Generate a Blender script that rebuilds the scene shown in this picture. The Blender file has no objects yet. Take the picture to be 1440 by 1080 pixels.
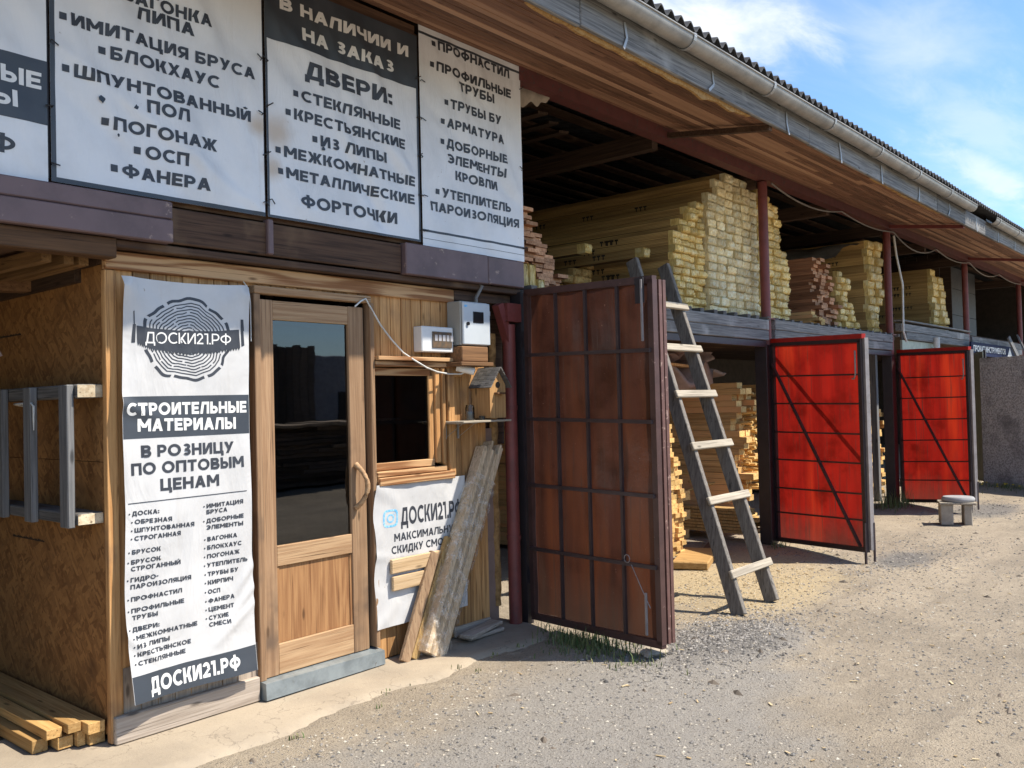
import bpy, bmesh, math, random
import numpy as np
from mathutils import Vector, Matrix, noise as mnoise
random.seed(7)
RND = random.Random(11)
sc = bpy.context.scene
col = sc.collection
R_ = math.radians

# ------------------------------------------------------------------ camera
FOC = 1253.3
CAMH = 1.6
def unit(a): return a / np.linalg.norm(a)
_d1 = unit(np.array([1070.0, 0.0, -FOC])); _d2 = unit(np.array([-1468.0, -62.0, -FOC]))
_d2 = unit(_d2 - _d1 * (_d1 @ _d2)); _d3 = np.cross(_d1, _d2)
RM = np.array([_d1, _d2, _d3])
cam = bpy.data.objects.new('camera', bpy.data.cameras.new('camera'))
col.objects.link(cam)
cam.data.sensor_width = 36.0; cam.data.lens = FOC / 1440 * 36
cam.data.clip_start = 0.05; cam.data.clip_end = 2000
M4 = Matrix.Identity(4)
for i in range(3):
    for j in range(3): M4[i][j] = RM[i][j]
M4[2][3] = CAMH
cam.matrix_world = M4
sc.camera = cam
def ray(px, py): return RM @ np.array([px - 720.0, 540.0 - py, -FOC])
def ony(px, py, Y):
    r = ray(px, py); t = Y / r[1]; return Vector((t * r[0], Y, CAMH + t * r[2]))
def onx(px, py, X):
    r = ray(px, py); t = X / r[0]; return Vector((X, t * r[1], CAMH + t * r[2]))
def onz(px, py, Z=0.0):
    r = ray(px, py); t = (Z - CAMH) / r[2]; return Vector((t * r[0], t * r[1], Z))

# ------------------------------------------------------------------ light, sky
SUN_TO = Vector((0.65, -1.0, 1.72)).normalized()          # towards the sun
sun = bpy.data.lights.new('sun', 'SUN'); sun.energy = 4.1; sun.angle = R_(0.53); sun.color = (1.0, 0.93, 0.82)
so = bpy.data.objects.new('sun', sun); col.objects.link(so)
so.rotation_euler = (-SUN_TO).to_track_quat('-Z', 'Y').to_euler()
so.location = (8, -8, 14)
elev = math.asin(SUN_TO.z); azim = math.atan2(SUN_TO.x, SUN_TO.y)
world = bpy.data.worlds.new('World'); sc.world = world; world.use_nodes = True
def build_world():
    nt = world.node_tree; N = nt.nodes; L = nt.links
    bg = N['Background']; bg.inputs['Strength'].default_value = 0.15
    sky = N.new('ShaderNodeTexSky'); sky.sky_type = 'NISHITA'; sky.sun_disc = False
    sky.sun_elevation = elev; sky.sun_rotation = azim
    sky.air_density = 1.0; sky.dust_density = 0.6; sky.ozone_density = 1.6
    tc = N.new('ShaderNodeTexCoord')
    sep = N.new('ShaderNodeSeparateXYZ'); L.new(tc.outputs['Generated'], sep.inputs[0])
    # project the view direction on a flat cloud layer overhead
    mx = N.new('ShaderNodeMath'); mx.operation = 'MAXIMUM'; mx.inputs[1].default_value = 0.06; L.new(sep.outputs['Z'], mx.inputs[0])
    dx = N.new('ShaderNodeMath'); dx.operation = 'DIVIDE'; L.new(sep.outputs['X'], dx.inputs[0]); L.new(mx.outputs[0], dx.inputs[1])
    dy = N.new('ShaderNodeMath'); dy.operation = 'DIVIDE'; L.new(sep.outputs['Y'], dy.inputs[0]); L.new(mx.outputs[0], dy.inputs[1])
    cb = N.new('ShaderNodeCombineXYZ'); L.new(dx.outputs[0], cb.inputs[0]); L.new(dy.outputs[0], cb.inputs[1])
    def layer(rot, scl, loc, nscale, det, lo, hi, dist=0.4):
        mp = N.new('ShaderNodeMapping'); mp.inputs['Rotation'].default_value = (0, 0, R_(rot)); mp.inputs['Scale'].default_value = scl; mp.inputs['Location'].default_value = loc
        L.new(cb.outputs[0], mp.inputs[0])
        n = N.new('ShaderNodeTexNoise'); n.inputs['Scale'].default_value = nscale; n.inputs['Detail'].default_value = det; n.inputs['Roughness'].default_value = 0.58; n.inputs['Distortion'].default_value = dist
        L.new(mp.outputs[0], n.inputs['Vector'])
        mr = N.new('ShaderNodeMapRange'); mr.interpolation_type = 'SMOOTHSTEP'; mr.inputs['From Min'].default_value = lo; mr.inputs['From Max'].default_value = hi
        L.new(n.outputs['Fac'], mr.inputs['Value']); return mr.outputs[0]
    a = layer(CLOUD_A[0], CLOUD_A[1], CLOUD_A[2], 1.0, 9, CLOUD_A[3], CLOUD_A[4])
    b = layer(38, (0.5, 1.5, 1), (4.3, 1.7, 0), 1.1, 7, 0.42, 0.8, 1.0)
    wis = N.new('ShaderNodeTexNoise'); wis.inputs['Scale'].default_value = 2.4; wis.inputs['Detail'].default_value = 9; wis.inputs['Roughness'].default_value = 0.62; wis.inputs['Distortion'].default_value = 0.5
    mpw = N.new('ShaderNodeMapping'); mpw.inputs['Rotation'].default_value = (0, 0, R_(-20)); mpw.inputs['Scale'].default_value = (0.8, 2.2, 1); L.new(cb.outputs[0], mpw.inputs[0]); L.new(mpw.outputs[0], wis.inputs['Vector'])
    for (cx, cy, rx, ry, amt) in ((2.15, 1.10, .42, .20, .85), (2.75, .72, .35, .16, .22), (3.7, .80, .7, .16, .32), (4.6, .98, .8, .10, .5)):
        mp = N.new('ShaderNodeMapping'); mp.inputs['Scale'].default_value = (1 / rx, 1 / ry, 1); mp.inputs['Location'].default_value = (-cx / rx, -cy / ry, 0); L.new(cb.outputs[0], mp.inputs[0])
        ln = N.new('ShaderNodeVectorMath'); ln.operation = 'LENGTH'; L.new(mp.outputs[0], ln.inputs[0])
        q = N.new('ShaderNodeMath'); q.operation = 'MULTIPLY_ADD'; q.inputs[1].default_value = -2.6; L.new(wis.outputs['Fac'], q.inputs[0]); L.new(ln.outputs['Value'], q.inputs[2])
        mr = N.new('ShaderNodeMapRange'); mr.interpolation_type = 'SMOOTHSTEP'; mr.inputs['From Min'].default_value = -1.25; mr.inputs['From Max'].default_value = 0.25; mr.inputs['To Min'].default_value = amt; mr.inputs['To Max'].default_value = 0; L.new(q.outputs[0], mr.inputs['Value'])
        mx2 = N.new('ShaderNodeMath'); mx2.operation = 'MAXIMUM'; L.new(a, mx2.inputs[0]); L.new(mr.outputs[0], mx2.inputs[1]); a = mx2.outputs[0]
    m = N.new('ShaderNodeMath'); m.operation = 'MULTIPLY_ADD'; m.inputs[1].default_value = 0.3; L.new(b, m.inputs[0]); L.new(a, m.inputs[2]); m.use_clamp = True
    mix = N.new('ShaderNodeMix'); mix.data_type = 'RGBA'; L.new(m.outputs[0], mix.inputs['Factor'])
    sat = N.new('ShaderNodeMix'); sat.data_type = 'RGBA'; sat.blend_type = 'MULTIPLY'; sat.inputs['Factor'].default_value = 1.0
    L.new(sky.outputs[0], sat.inputs['A']); sat.inputs['B'].default_value = (0.56, 0.69, 0.82, 1)
    L.new(sat.outputs['Result'], mix.inputs['A']); mix.inputs['B'].default_value = (3.9, 4.02, 4.2, 1)
    L.new(mix.outputs['Result'], bg.inputs['Color'])
CLOUD_A = (25, (0.42, 0.95, 1), (6.1, 3.35, 0), 0.58, 0.85)
build_world()
sc.view_settings.view_transform = 'Standard'; sc.view_settings.look = 'None'
sc.view_settings.exposure = 0.98; sc.view_settings.gamma = 1.0

# ------------------------------------------------------------------ materials
MATS = {}
def newmat(name):
    m = bpy.data.materials.new(name); m.use_nodes = True
    nt = m.node_tree; p = nt.nodes['Principled BSDF']; MATS[name] = m
    return m, nt.nodes, nt.links, p
def c4(c): return (c[0], c[1], c[2], 1)
def mixn(N, L, a, b, fac, blend='MIX'):
    x = N.new('ShaderNodeMix'); x.data_type = 'RGBA'; x.blend_type = blend
    for sock, v in (('A', a), ('B', b)):
        if isinstance(v, tuple): x.inputs[sock].default_value = c4(v)
        else: L.new(v, x.inputs[sock])
    if isinstance(fac, (int, float)): x.inputs['Factor'].default_value = fac
    else: L.new(fac, x.inputs['Factor'])
    return x.outputs['Result']
def ramp(N, L, v, lo, hi):
    r = N.new('ShaderNodeMapRange'); r.interpolation_type = 'SMOOTHSTEP'; r.inputs['From Min'].default_value = lo; r.inputs['From Max'].default_value = hi
    L.new(v, r.inputs['Value']); return r.outputs[0]
def noisen(N, L, vec, scale, detail=5, rough=0.55, dist=0.0):
    n = N.new('ShaderNodeTexNoise'); n.inputs['Scale'].default_value = scale; n.inputs['Detail'].default_value = detail
    n.inputs['Roughness'].default_value = rough; n.inputs['Distortion'].default_value = dist
    if vec is not None: L.new(vec, n.inputs['Vector'])
    return n.outputs['Fac']
def coords(N, L, scl=(1, 1, 1), rnd=True, rot=(0, 0, 0)):
    tc = N.new('ShaderNodeTexCoord'); v = tc.outputs['Object']
    if rnd:
        g = N.new('ShaderNodeNewGeometry'); oi = N.new('ShaderNodeObjectInfo')
        a = N.new('ShaderNodeMath'); a.operation = 'ADD'; L.new(g.outputs['Random Per Island'], a.inputs[0]); L.new(oi.outputs['Random'], a.inputs[1])
        b = N.new('ShaderNodeMath'); b.operation = 'MULTIPLY'; b.inputs[1].default_value = 41.7; L.new(a.outputs[0], b.inputs[0])
        ad = N.new('ShaderNodeVectorMath'); ad.operation = 'ADD'; L.new(v, ad.inputs[0]); L.new(b.outputs[0], ad.inputs[1]); v = ad.outputs[0]
    mp = N.new('ShaderNodeMapping'); mp.inputs['Scale'].default_value = scl; mp.inputs['Rotation'].default_value = rot
    L.new(v, mp.inputs[0]); return mp.outputs[0]
def rndval(N, L):
    g = N.new('ShaderNodeNewGeometry'); oi = N.new('ShaderNodeObjectInfo')
    a = N.new('ShaderNodeMath'); a.operation = 'ADD'; L.new(g.outputs['Random Per Island'], a.inputs[0]); L.new(oi.outputs['Random'], a.inputs[1])
    f = N.new('ShaderNodeMath'); f.operation = 'FRACT'; L.new(a.outputs[0], f.inputs[0]); return f.outputs[0]
def bump(N, L, p, h, strength, dist=0.004):
    b = N.new('ShaderNodeBump'); b.inputs['Strength'].default_value = strength; b.inputs['Distance'].default_value = dist
    L.new(h, b.inputs['Height']); L.new(b.outputs[0], p.inputs['Normal'])
def wood(name, c1, c2, axis='Z', rough=0.78, var=0.35, grain=60.0, stain=None, stain_lo=0.5, cath=False, c3=None, camp=0.24, knots=True):
    m, N, L, p = newmat(name)
    s = [grain] * 3; s['XYZ'.index(axis)] = grain * 0.035
    v = coords(N, L, tuple(s))
    f = noisen(N, L, v, 1.0, 7, 0.62, 0.3)
    if cath:
        s2 = [22.0] * 3; s2['XYZ'.index(axis)] = 1.6
        v2 = coords(N, L, tuple(s2))
        n2 = noisen(N, L, v2, 0.35, 2, 0.4)
        mm = N.new('ShaderNodeMath'); mm.operation = 'MULTIPLY'; mm.inputs[1].default_value = 55.0; L.new(n2, mm.inputs[0])
        sn = N.new('ShaderNodeMath'); sn.operation = 'SINE'; L.new(mm.outputs[0], sn.inputs[0])
        ab = N.new('ShaderNodeMath'); ab.operation = 'MULTIPLY_ADD'; ab.inputs[1].default_value = camp; L.new(sn.outputs[0], ab.inputs[0]); L.new(f, ab.inputs[2]); f = ab.outputs[0]
    colr = mixn(N, L, c1, c2, ramp(N, L, f, 0.3, 0.72))
    # dark fine cracks along the grain
    s3 = [grain * 2.2] * 3; s3['XYZ'.index(axis)] = grain * 0.03
    crk = ramp(N, L, noisen(N, L, coords(N, L, tuple(s3)), 1.0, 3, 0.6), 0.58, 0.70)
    colr = mixn(N, L, colr, tuple(x * 0.45 for x in c2), crk) if True else colr
    big = noisen(N, L, coords(N, L, (1, 1, 1)), 2.3, 4)
    if stain: colr = mixn(N, L, colr, stain, ramp(N, L, big, stain_lo, stain_lo + 0.22))
    if knots:
        sk = [11.0] * 3; sk['XYZ'.index(axis)] = 3.2
        vo = N.new('ShaderNodeTexVoronoi'); vo.inputs['Scale'].default_value = 1.0; L.new(coords(N, L, tuple(sk)), vo.inputs['Vector'])
        kn = N.new('ShaderNodeMapRange'); kn.interpolation_type = 'SMOOTHSTEP'; kn.inputs['From Min'].default_value = 0.05; kn.inputs['From Max'].default_value = 0.15; kn.inputs['To Min'].default_value = 0.85; kn.inputs['To Max'].default_value = 0.0; L.new(vo.outputs['Distance'], kn.inputs['Value'])
        colr = mixn(N, L, colr, tuple(x * 0.38 for x in c2), kn.outputs[0])
    rv = rndval(N, L)
    if c3: colr = mixn(N, L, colr, c3, ramp(N, L, rv, 0.45, 1.0))
    h = N.new('ShaderNodeHueSaturation'); L.new(colr, h.inputs['Color'])
    mr = N.new('ShaderNodeMapRange'); mr.inputs['To Min'].default_value = 1 - var; mr.inputs['To Max'].default_value = 1 + var; L.new(rv, mr.inputs['Value']); L.new(mr.outputs[0], h.inputs['Value'])
    L.new(h.outputs[0], p.inputs['Base Color']); p.inputs['Roughness'].default_value = rough
    p.inputs['Specular IOR Level'].default_value = 0.3
    bump(N, L, p, f, 0.6, 0.004)
    return m
def paint(name, c, rough=0.5, metal=0.0, wear=None, wear_lo=0.6, nscale=9.0, c2=None, bmp=0.1, spec=0.5):
    m, N, L, p = newmat(name)
    v = coords(N, L)
    n = noisen(N, L, v, nscale, 8, 0.65)
    colr = mixn(N, L, c, c2 if c2 else tuple(x * 0.72 for x in c), ramp(N, L, n, 0.35, 0.7))
    if wear:
        n2 = noisen(N, L, v, nscale * 2.7, 10, 0.7)
        colr = mixn(N, L, colr, wear, ramp(N, L, n2, wear_lo, wear_lo + 0.06))
    L.new(colr, p.inputs['Base Color']); p.inputs['Roughness'].default_value = rough; p.inputs['Metallic'].default_value = metal
    p.inputs['Specular IOR Level'].default_value = spec
    bump(N, L, p, n, bmp, 0.004)
    return m
def cloth(name, c, stain=None, edge=None, wr=0.45):
    m, N, L, p = newmat(name)
    v = coords(N, L, (1, 1, 1), rnd=False)
    n = noisen(N, L, v, 3.0, 6, 0.6)
    colr = mixn(N, L, c, tuple(x * 0.86 for x in c), ramp(N, L, n, 0.4, 0.75))
    sp = ramp(N, L, noisen(N, L, v, 26.0, 4, 0.6), 0.72, 0.78)
    colr = mixn(N, L, colr, (0.3, 0.26, 0.2), sp)
    if stain:
        # rust stain round given points (x, z, radius)
        tc = N.new('ShaderNodeTexCoord')
        for (x, y, z, r) in stain:
            d = N.new('ShaderNodeVectorMath'); d.operation = 'DISTANCE'; L.new(tc.outputs['Object'], d.inputs[0]); d.inputs[1].default_value = (x, y, z)
            a = N.new('ShaderNodeMath'); a.operation = 'MULTIPLY_ADD'; a.inputs[1].default_value = 0.45 * r; L.new(noisen(N, L, v, 14.0, 6, 0.65), a.inputs[0]); L.new(d.outputs['Value'], a.inputs[2])
            f = ramp(N, L, a.outputs[0], r * 1.25, r * 0.3)
            mr = N.new('ShaderNodeMapRange'); mr.interpolation_type = 'SMOOTHSTEP'; mr.inputs['From Min'].default_value = r * 0.3; mr.inputs['From Max'].default_value = r * 1.25; mr.inputs['To Min'].default_value = 0.6; mr.inputs['To Max'].default_value = 0.0
            L.new(a.outputs[0], mr.inputs['Value'])
            colr = mixn(N, L, colr, (0.42, 0.27, 0.12), mr.outputs[0])
    drp = ramp(N, L, noisen(N, L, coords(N, L, (16, 16, 0.5), rnd=False), 1.0, 5), 0.58, 0.82)
    dm = N.new('ShaderNodeMath'); dm.operation = 'MULTIPLY'; dm.inputs[1].default_value = 0.22; L.new(drp, dm.inputs[0])
    colr = mixn(N, L, colr, (0.42, 0.37, 0.30), dm.outputs[0])
    L.new(colr, p.inputs['Base Color']); p.inputs['Roughness'].default_value = 0.5
    wv = noisen(N, L, coords(N, L, (3.0, 3.0, 1.2), rnd=False, rot=(0, R_(25), 0)), 1.6, 4, 0.55, 0.8)
    bump(N, L, p, wv, wr, 0.03)
    return m
def sheet(name, c, c2, trans=0.5, rough=0.45, fade=None):
    m, N, L, p = newmat(name)
    n = noisen(N, L, coords(N, L, (9, 9, 0.7), rnd=False), 1.0, 7, 0.62)
    n2 = noisen(N, L, coords(N, L, (1.3, 1.3, 1.6), rnd=False), 1.7, 5, 0.6)
    n3 = noisen(N, L, coords(N, L, (2.6, 2.6, 0.35), rnd=False), 1.2, 3)
    colr = mixn(N, L, c, c2, ramp(N, L, n, 0.3, 0.72))
    colr = mixn(N, L, colr, tuple(x * 0.42 for x in c), ramp(N, L, n2, 0.44, 0.70))
    if fade: colr = mixn(N, L, colr, fade, ramp(N, L, n3, 0.46, 0.66))
    dirt = ramp(N, L, noisen(N, L, coords(N, L, (46, 46, 1.6), rnd=False), 1.0, 6), 0.54, 0.78)
    colr = mixn(N, L, colr, (0.055, 0.032, 0.024), dirt)
    spk = ramp(N, L, noisen(N, L, coords(N, L, (60, 60, 60), rnd=False), 1.0, 3), 0.70, 0.76)
    colr = mixn(N, L, colr, (0.18, 0.10, 0.07), spk)
    sep = N.new('ShaderNodeSeparateXYZ'); tc = N.new('ShaderNodeTexCoord'); L.new(tc.outputs['Object'], sep.inputs[0])
    zz = N.new('ShaderNodeMath'); zz.operation = 'MULTIPLY_ADD'; zz.inputs[1].default_value = -0.5; L.new(n, zz.inputs[0]); L.new(sep.outputs['Z'], zz.inputs[2])
    mud = N.new('ShaderNodeMapRange'); mud.inputs['From Min'].default_value = -0.15; mud.inputs['From Max'].default_value = 0.22; mud.inputs['To Min'].default_value = 0.4; mud.inputs['To Max'].default_value = 0.0; L.new(zz.outputs[0], mud.inputs['Value'])
    colr = mixn(N, L, colr, (0.10, 0.07, 0.05), mud.outputs[0])
    L.new(colr, p.inputs['Base Color']); p.inputs['Roughness'].default_value = rough
    bump(N, L, p, n2, 0.5, 0.03)
    tr = N.new('ShaderNodeBsdfTranslucent'); L.new(colr, tr.inputs['Color'])
    ms = N.new('ShaderNodeMixShader'); ms.inputs[0].default_value = trans
    out = N['Material Output']
    L.new(p.outputs[0], ms.inputs[1]); L.new(tr.outputs[0], ms.inputs[2]); L.new(ms.outputs[0], out.inputs['Surface'])
    return m

wood('kiosk_board', (0.54, 0.30, 0.12), (0.33, 0.155, 0.052), 'Z', var=0.28, stain=(0.20, 0.115, 0.06), stain_lo=0.55)
wood('kiosk_trim', (0.50, 0.30, 0.145), (0.24, 0.105, 0.04), 'X', var=0.12, cath=True)
wood('door_wood', (0.36, 0.225, 0.125), (0.23, 0.13, 0.068), 'Z', var=0.14, stain=(0.13, 0.085, 0.055), stain_lo=0.53)
wood('door_rail', (0.46, 0.30, 0.165), (0.30, 0.17, 0.085), 'X', var=0.1)
wood('door_panel', (0.36, 0.19, 0.08), (0.22, 0.10, 0.04), 'Z', var=0.08, cath=True, camp=0.07)
wood('grey_board', (0.42, 0.35, 0.28), (0.25, 0.20, 0.155), 'Z', var=0.2)
wood('grey_board_x', (0.50, 0.42, 0.34), (0.31, 0.25, 0.195), 'X', var=0.15)
wood('weathered_x', (0.27, 0.26, 0.245), (0.10, 0.098, 0.095), 'X', var=0.2, stain=(0.36, 0.35, 0.33), stain_lo=0.55)
wood('weathered_z', (0.20, 0.195, 0.19), (0.095, 0.095, 0.095), 'Z', var=0.12)
wood('weathered_y', (0.16, 0.15, 0.14), (0.075, 0.07, 0.065), 'Y', var=0.15)
wood('rung_wood', (0.46, 0.40, 0.31), (0.27, 0.23, 0.175), 'X', var=0.12)
wood('end_grain', (0.62, 0.52, 0.36), (0.42, 0.31, 0.19), 'Y', var=0.15, grain=30)
wood('soffit_board', (0.29, 0.150, 0.090), (0.15, 0.072, 0.043), 'X', var=0.36, c3=(0.33, 0.195, 0.12), stain=(0.15, 0.08, 0.05), stain_lo=0.54)
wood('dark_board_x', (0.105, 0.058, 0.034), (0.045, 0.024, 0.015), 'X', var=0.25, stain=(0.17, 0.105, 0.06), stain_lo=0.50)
wood('mid_board_x', (0.24, 0.125, 0.055), (0.12, 0.06, 0.028), 'X', var=0.2)
wood('joist_y', (0.24, 0.135, 0.055), (0.13, 0.07, 0.028), 'Y', var=0.2)
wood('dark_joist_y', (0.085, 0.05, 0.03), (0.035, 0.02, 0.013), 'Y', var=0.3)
wood('timber_y', (0.50, 0.31, 0.12), (0.34, 0.185, 0.06), 'Y', var=0.2)
wood('plank_y', (0.80, 0.50, 0.22), (0.56, 0.31, 0.115), 'Y', var=0.3, c3=(0.60, 0.32, 0.14))
wood('red_plank_y', (0.42, 0.20, 0.10), (0.26, 0.11, 0.055), 'Y', var=0.35)
wood('stub_end', (0.74, 0.50, 0.20), (0.52, 0.31, 0.10), 'Y', var=0.3, grain=40)
wood('red_end', (0.60, 0.34, 0.19), (0.38, 0.18, 0.09), 'Y', var=0.35, grain=40)
wood('slat_wood', (0.66, 0.50, 0.33), (0.46, 0.33, 0.20), 'Z', var=0.3)
wood('pale_board', (0.62, 0.45, 0.27), (0.44, 0.29, 0.15), 'X', var=0.1)
wood('lean_plank', (0.36, 0.24, 0.14), (0.21, 0.125, 0.07), 'Z', var=0.3)
wood('lean_yellow', (0.46, 0.30, 0.12), (0.28, 0.16, 0.06), 'Z', var=0.1)
wood('birdhouse_wood', (0.50, 0.29, 0.12), (0.36, 0.19, 0.075), 'Z', var=0.1)
wood('yard_dark_wood', (0.20, 0.15, 0.11), (0.10, 0.075, 0.055), 'X', var=0.4)
wood('yard_pale_wood', (0.40, 0.30, 0.20), (0.25, 0.18, 0.12), 'X', var=0.3)
paint('mauve_paint', (0.150, 0.098, 0.098), 0.6, wear=(0.30, 0.21, 0.17), wear_lo=0.61, nscale=5, bmp=0.4)
paint('red_steel', (0.19, 0.045, 0.038), 0.55, wear=(0.10, 0.05, 0.04), wear_lo=0.6)
paint('beam_red', (0.125, 0.036, 0.032), 0.6, wear=(0.07, 0.045, 0.04), wear_lo=0.56)
paint('dark_steel', (0.055, 0.036, 0.036), 0.5, wear=(0.14, 0.06, 0.04), wear_lo=0.66)
paint('brown_steel', (0.085, 0.043, 0.036), 0.45, wear=(0.26, 0.17, 0.14), wear_lo=0.64)
paint('black_steel', (0.028, 0.022, 0.024), 0.5, wear=(0.09, 0.04, 0.03), wear_lo=0.66)
paint('bright_red', (0.46, 0.022, 0.012), 0.4)
paint('steel_grey', (0.30, 0.27, 0.26), 0.45, wear=(0.2, 0.1, 0.08), wear_lo=0.6)
paint('galvanised', (0.40, 0.40, 0.39), 0.42, metal=0.35, c2=(0.27, 0.28, 0.28), nscale=6)
paint('gutter_metal', (0.33, 0.315, 0.285), 0.5, metal=0.2, c2=(0.20, 0.195, 0.18), wear=(0.2, 0.18, 0.15), wear_lo=0.68, nscale=4)
paint('threshold_metal', (0.30, 0.34, 0.35), 0.45, metal=0.4, c2=(0.20, 0.23, 0.24), wear=(0.16, 0.14, 0.12), wear_lo=0.62)
paint('roof_slate', (0.05, 0.05, 0.052), 0.85, c2=(0.025, 0.025, 0.025))
paint('cabinet_paint', (0.52, 0.56, 0.58), 0.38, c2=(0.46, 0.50, 0.53), nscale=3, bmp=0.03)
paint('cabinet_side', (0.36, 0.35, 0.31), 0.45, c2=(0.31, 0.30, 0.27), nscale=3, bmp=0.03)
paint('white_plastic', (0.74, 0.74, 0.72), 0.35, c2=(0.68, 0.68, 0.66), bmp=0.02)
paint('smoked_plastic', (0.10, 0.085, 0.07), 0.15, c2=(0.19, 0.12, 0.07), nscale=30, bmp=0.02)
paint('black_plastic', (0.014, 0.014, 0.015), 0.3, bmp=0.02)
paint('cable_white', (0.66, 0.65, 0.60), 0.5)
paint('cable_grey', (0.20, 0.18, 0.16), 0.6)
paint('ink', (0.030, 0.034, 0.043), 0.5, c2=(0.045, 0.05, 0.06), bmp=0.02)
paint('ink_band', (0.037, 0.045, 0.056), 0.5, c2=(0.05, 0.058, 0.07), nscale=4, bmp=0.05)
paint('white_ink', (0.74, 0.73, 0.70), 0.5, c2=(0.66, 0.65, 0.62), bmp=0.02)
paint('blue_ink', (0.10, 0.42, 0.72), 0.5, c2=(0.45, 0.66, 0.82), nscale=14, bmp=0.02)
paint('print_ink', (0.035, 0.028, 0.02), 0.7)
paint('green_ink', (0.10, 0.14, 0.04), 0.7)
paint('sign_blue', (0.016, 0.022, 0.06), 0.7, spec=0.1)
paint('green_gate_paint', (0.40, 0.42, 0.31), 0.5)
paint('pinkish_board', (0.30, 0.195, 0.15), 0.8, nscale=4)
paint('foam', (0.40, 0.22, 0.08), 0.9, c2=(0.2, 0.1, 0.03), nscale=25, bmp=1.0)
paint('rag_cloth', (0.33, 0.28, 0.22), 0.9, bmp=0.5)
paint('brick_orange', (0.42, 0.13, 0.05), 0.85, bmp=0.5)
paint('stone', (0.42, 0.36, 0.28), 0.9, nscale=12, bmp=0.8)
paint('cushion', (0.33, 0.325, 0.32), 0.8, bmp=0.2)
paint('concrete_leg', (0.36, 0.32, 0.26), 0.9, nscale=10, bmp=0.5)
paint('strap_mat', (0.34, 0.24, 0.20), 0.7)
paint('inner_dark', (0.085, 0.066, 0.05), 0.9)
paint('tin_dark', (0.07, 0.07, 0.072), 0.6)
paint('yellow_flower', (0.7, 0.5, 0.03), 0.7)
paint('yard_wall', (0.42, 0.41, 0.42), 0.8)
wood('bearer_wood', (0.11, 0.055, 0.024), (0.045, 0.023, 0.011), 'X', var=0.15)
cloth('banner_white', (0.72, 0.725, 0.73), stain=[(2.78, 4.15, 3.14, 0.09), (2.90, 4.15, 3.13, 0.15), (2.87, 4.15, 2.92, 0.10)])
cloth('banner_bright', (0.56, 0.55, 0.535), wr=0.5)
def film(name, c, c2, tint):
    m, N, L, p = newmat(name)
    v = coords(N, L); n = noisen(N, L, coords(N, L, (95, 95, 16)), 1.0, 6, 0.65); n2 = noisen(N, L, v, 7.0, 3)
    colr = mixn(N, L, c, c2, ramp(N, L, n, 0.36, 0.68)); colr = mixn(N, L, colr, tint, ramp(N, L, n2, 0.5, 0.72))
    h = N.new('ShaderNodeHueSaturation'); L.new(colr, h.inputs['Color'])
    mr = N.new('ShaderNodeMapRange'); mr.inputs['To Min'].default_value = 0.72; mr.inputs['To Max'].default_value = 1.2; L.new(rndval(N, L), mr.inputs['Value']); L.new(mr.outputs[0], h.inputs['Value'])
    L.new(h.outputs[0], p.inputs['Base Color']); p.inputs['Roughness'].default_value = 0.35
    bump(N, L, p, n, 0.6, 0.012); return m
film('film_end', (0.88, 0.67, 0.25), (0.58, 0.37, 0.10), (0.88, 0.76, 0.42))
film('film_pale', (0.92, 0.80, 0.48), (0.62, 0.45, 0.19), (0.90, 0.85, 0.60))
def pack_side():
    m, N, L, p = newmat('pack_side')
    tc = N.new('ShaderNodeTexCoord')
    sep = N.new('ShaderNodeSeparateXYZ'); L.new(tc.outputs['Object'], sep.inputs[0])
    mm = N.new('ShaderNodeMath'); mm.operation = 'MULTIPLY'; mm.inputs[1].default_value = 1 / 0.0135; L.new(sep.outputs['Z'], mm.inputs[0])
    fr = N.new('ShaderNodeMath'); fr.operation = 'PINGPONG'; fr.inputs[1].default_value = 0.5; L.new(mm.outputs[0], fr.inputs[0])
    gap = ramp(N, L, fr.outputs[0], 0.02, 0.14)
    f = noisen(N, L, coords(N, L, (40, 1.2, 40)), 1.0, 6)
    colr = mixn(N, L, (0.56, 0.355, 0.125), (0.36, 0.21, 0.07), ramp(N, L, f, 0.35, 0.7))
    colr = mixn(N, L, (0.13, 0.075, 0.03), colr, gap)
    h = N.new('ShaderNodeHueSaturation'); L.new(colr, h.inputs['Color'])
    mr = N.new('ShaderNodeMapRange'); mr.inputs['To Min'].default_value = 0.7; mr.inputs['To Max'].default_value = 1.25; L.new(rndval(N, L), mr.inputs['Value']); L.new(mr.outputs[0], h.inputs['Value'])
    L.new(h.outputs[0], p.inputs['Base Color']); p.inputs['Roughness'].default_value = 0.7
    bump(N, L, p, gap, 0.5, 0.003)
pack_side()
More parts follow.
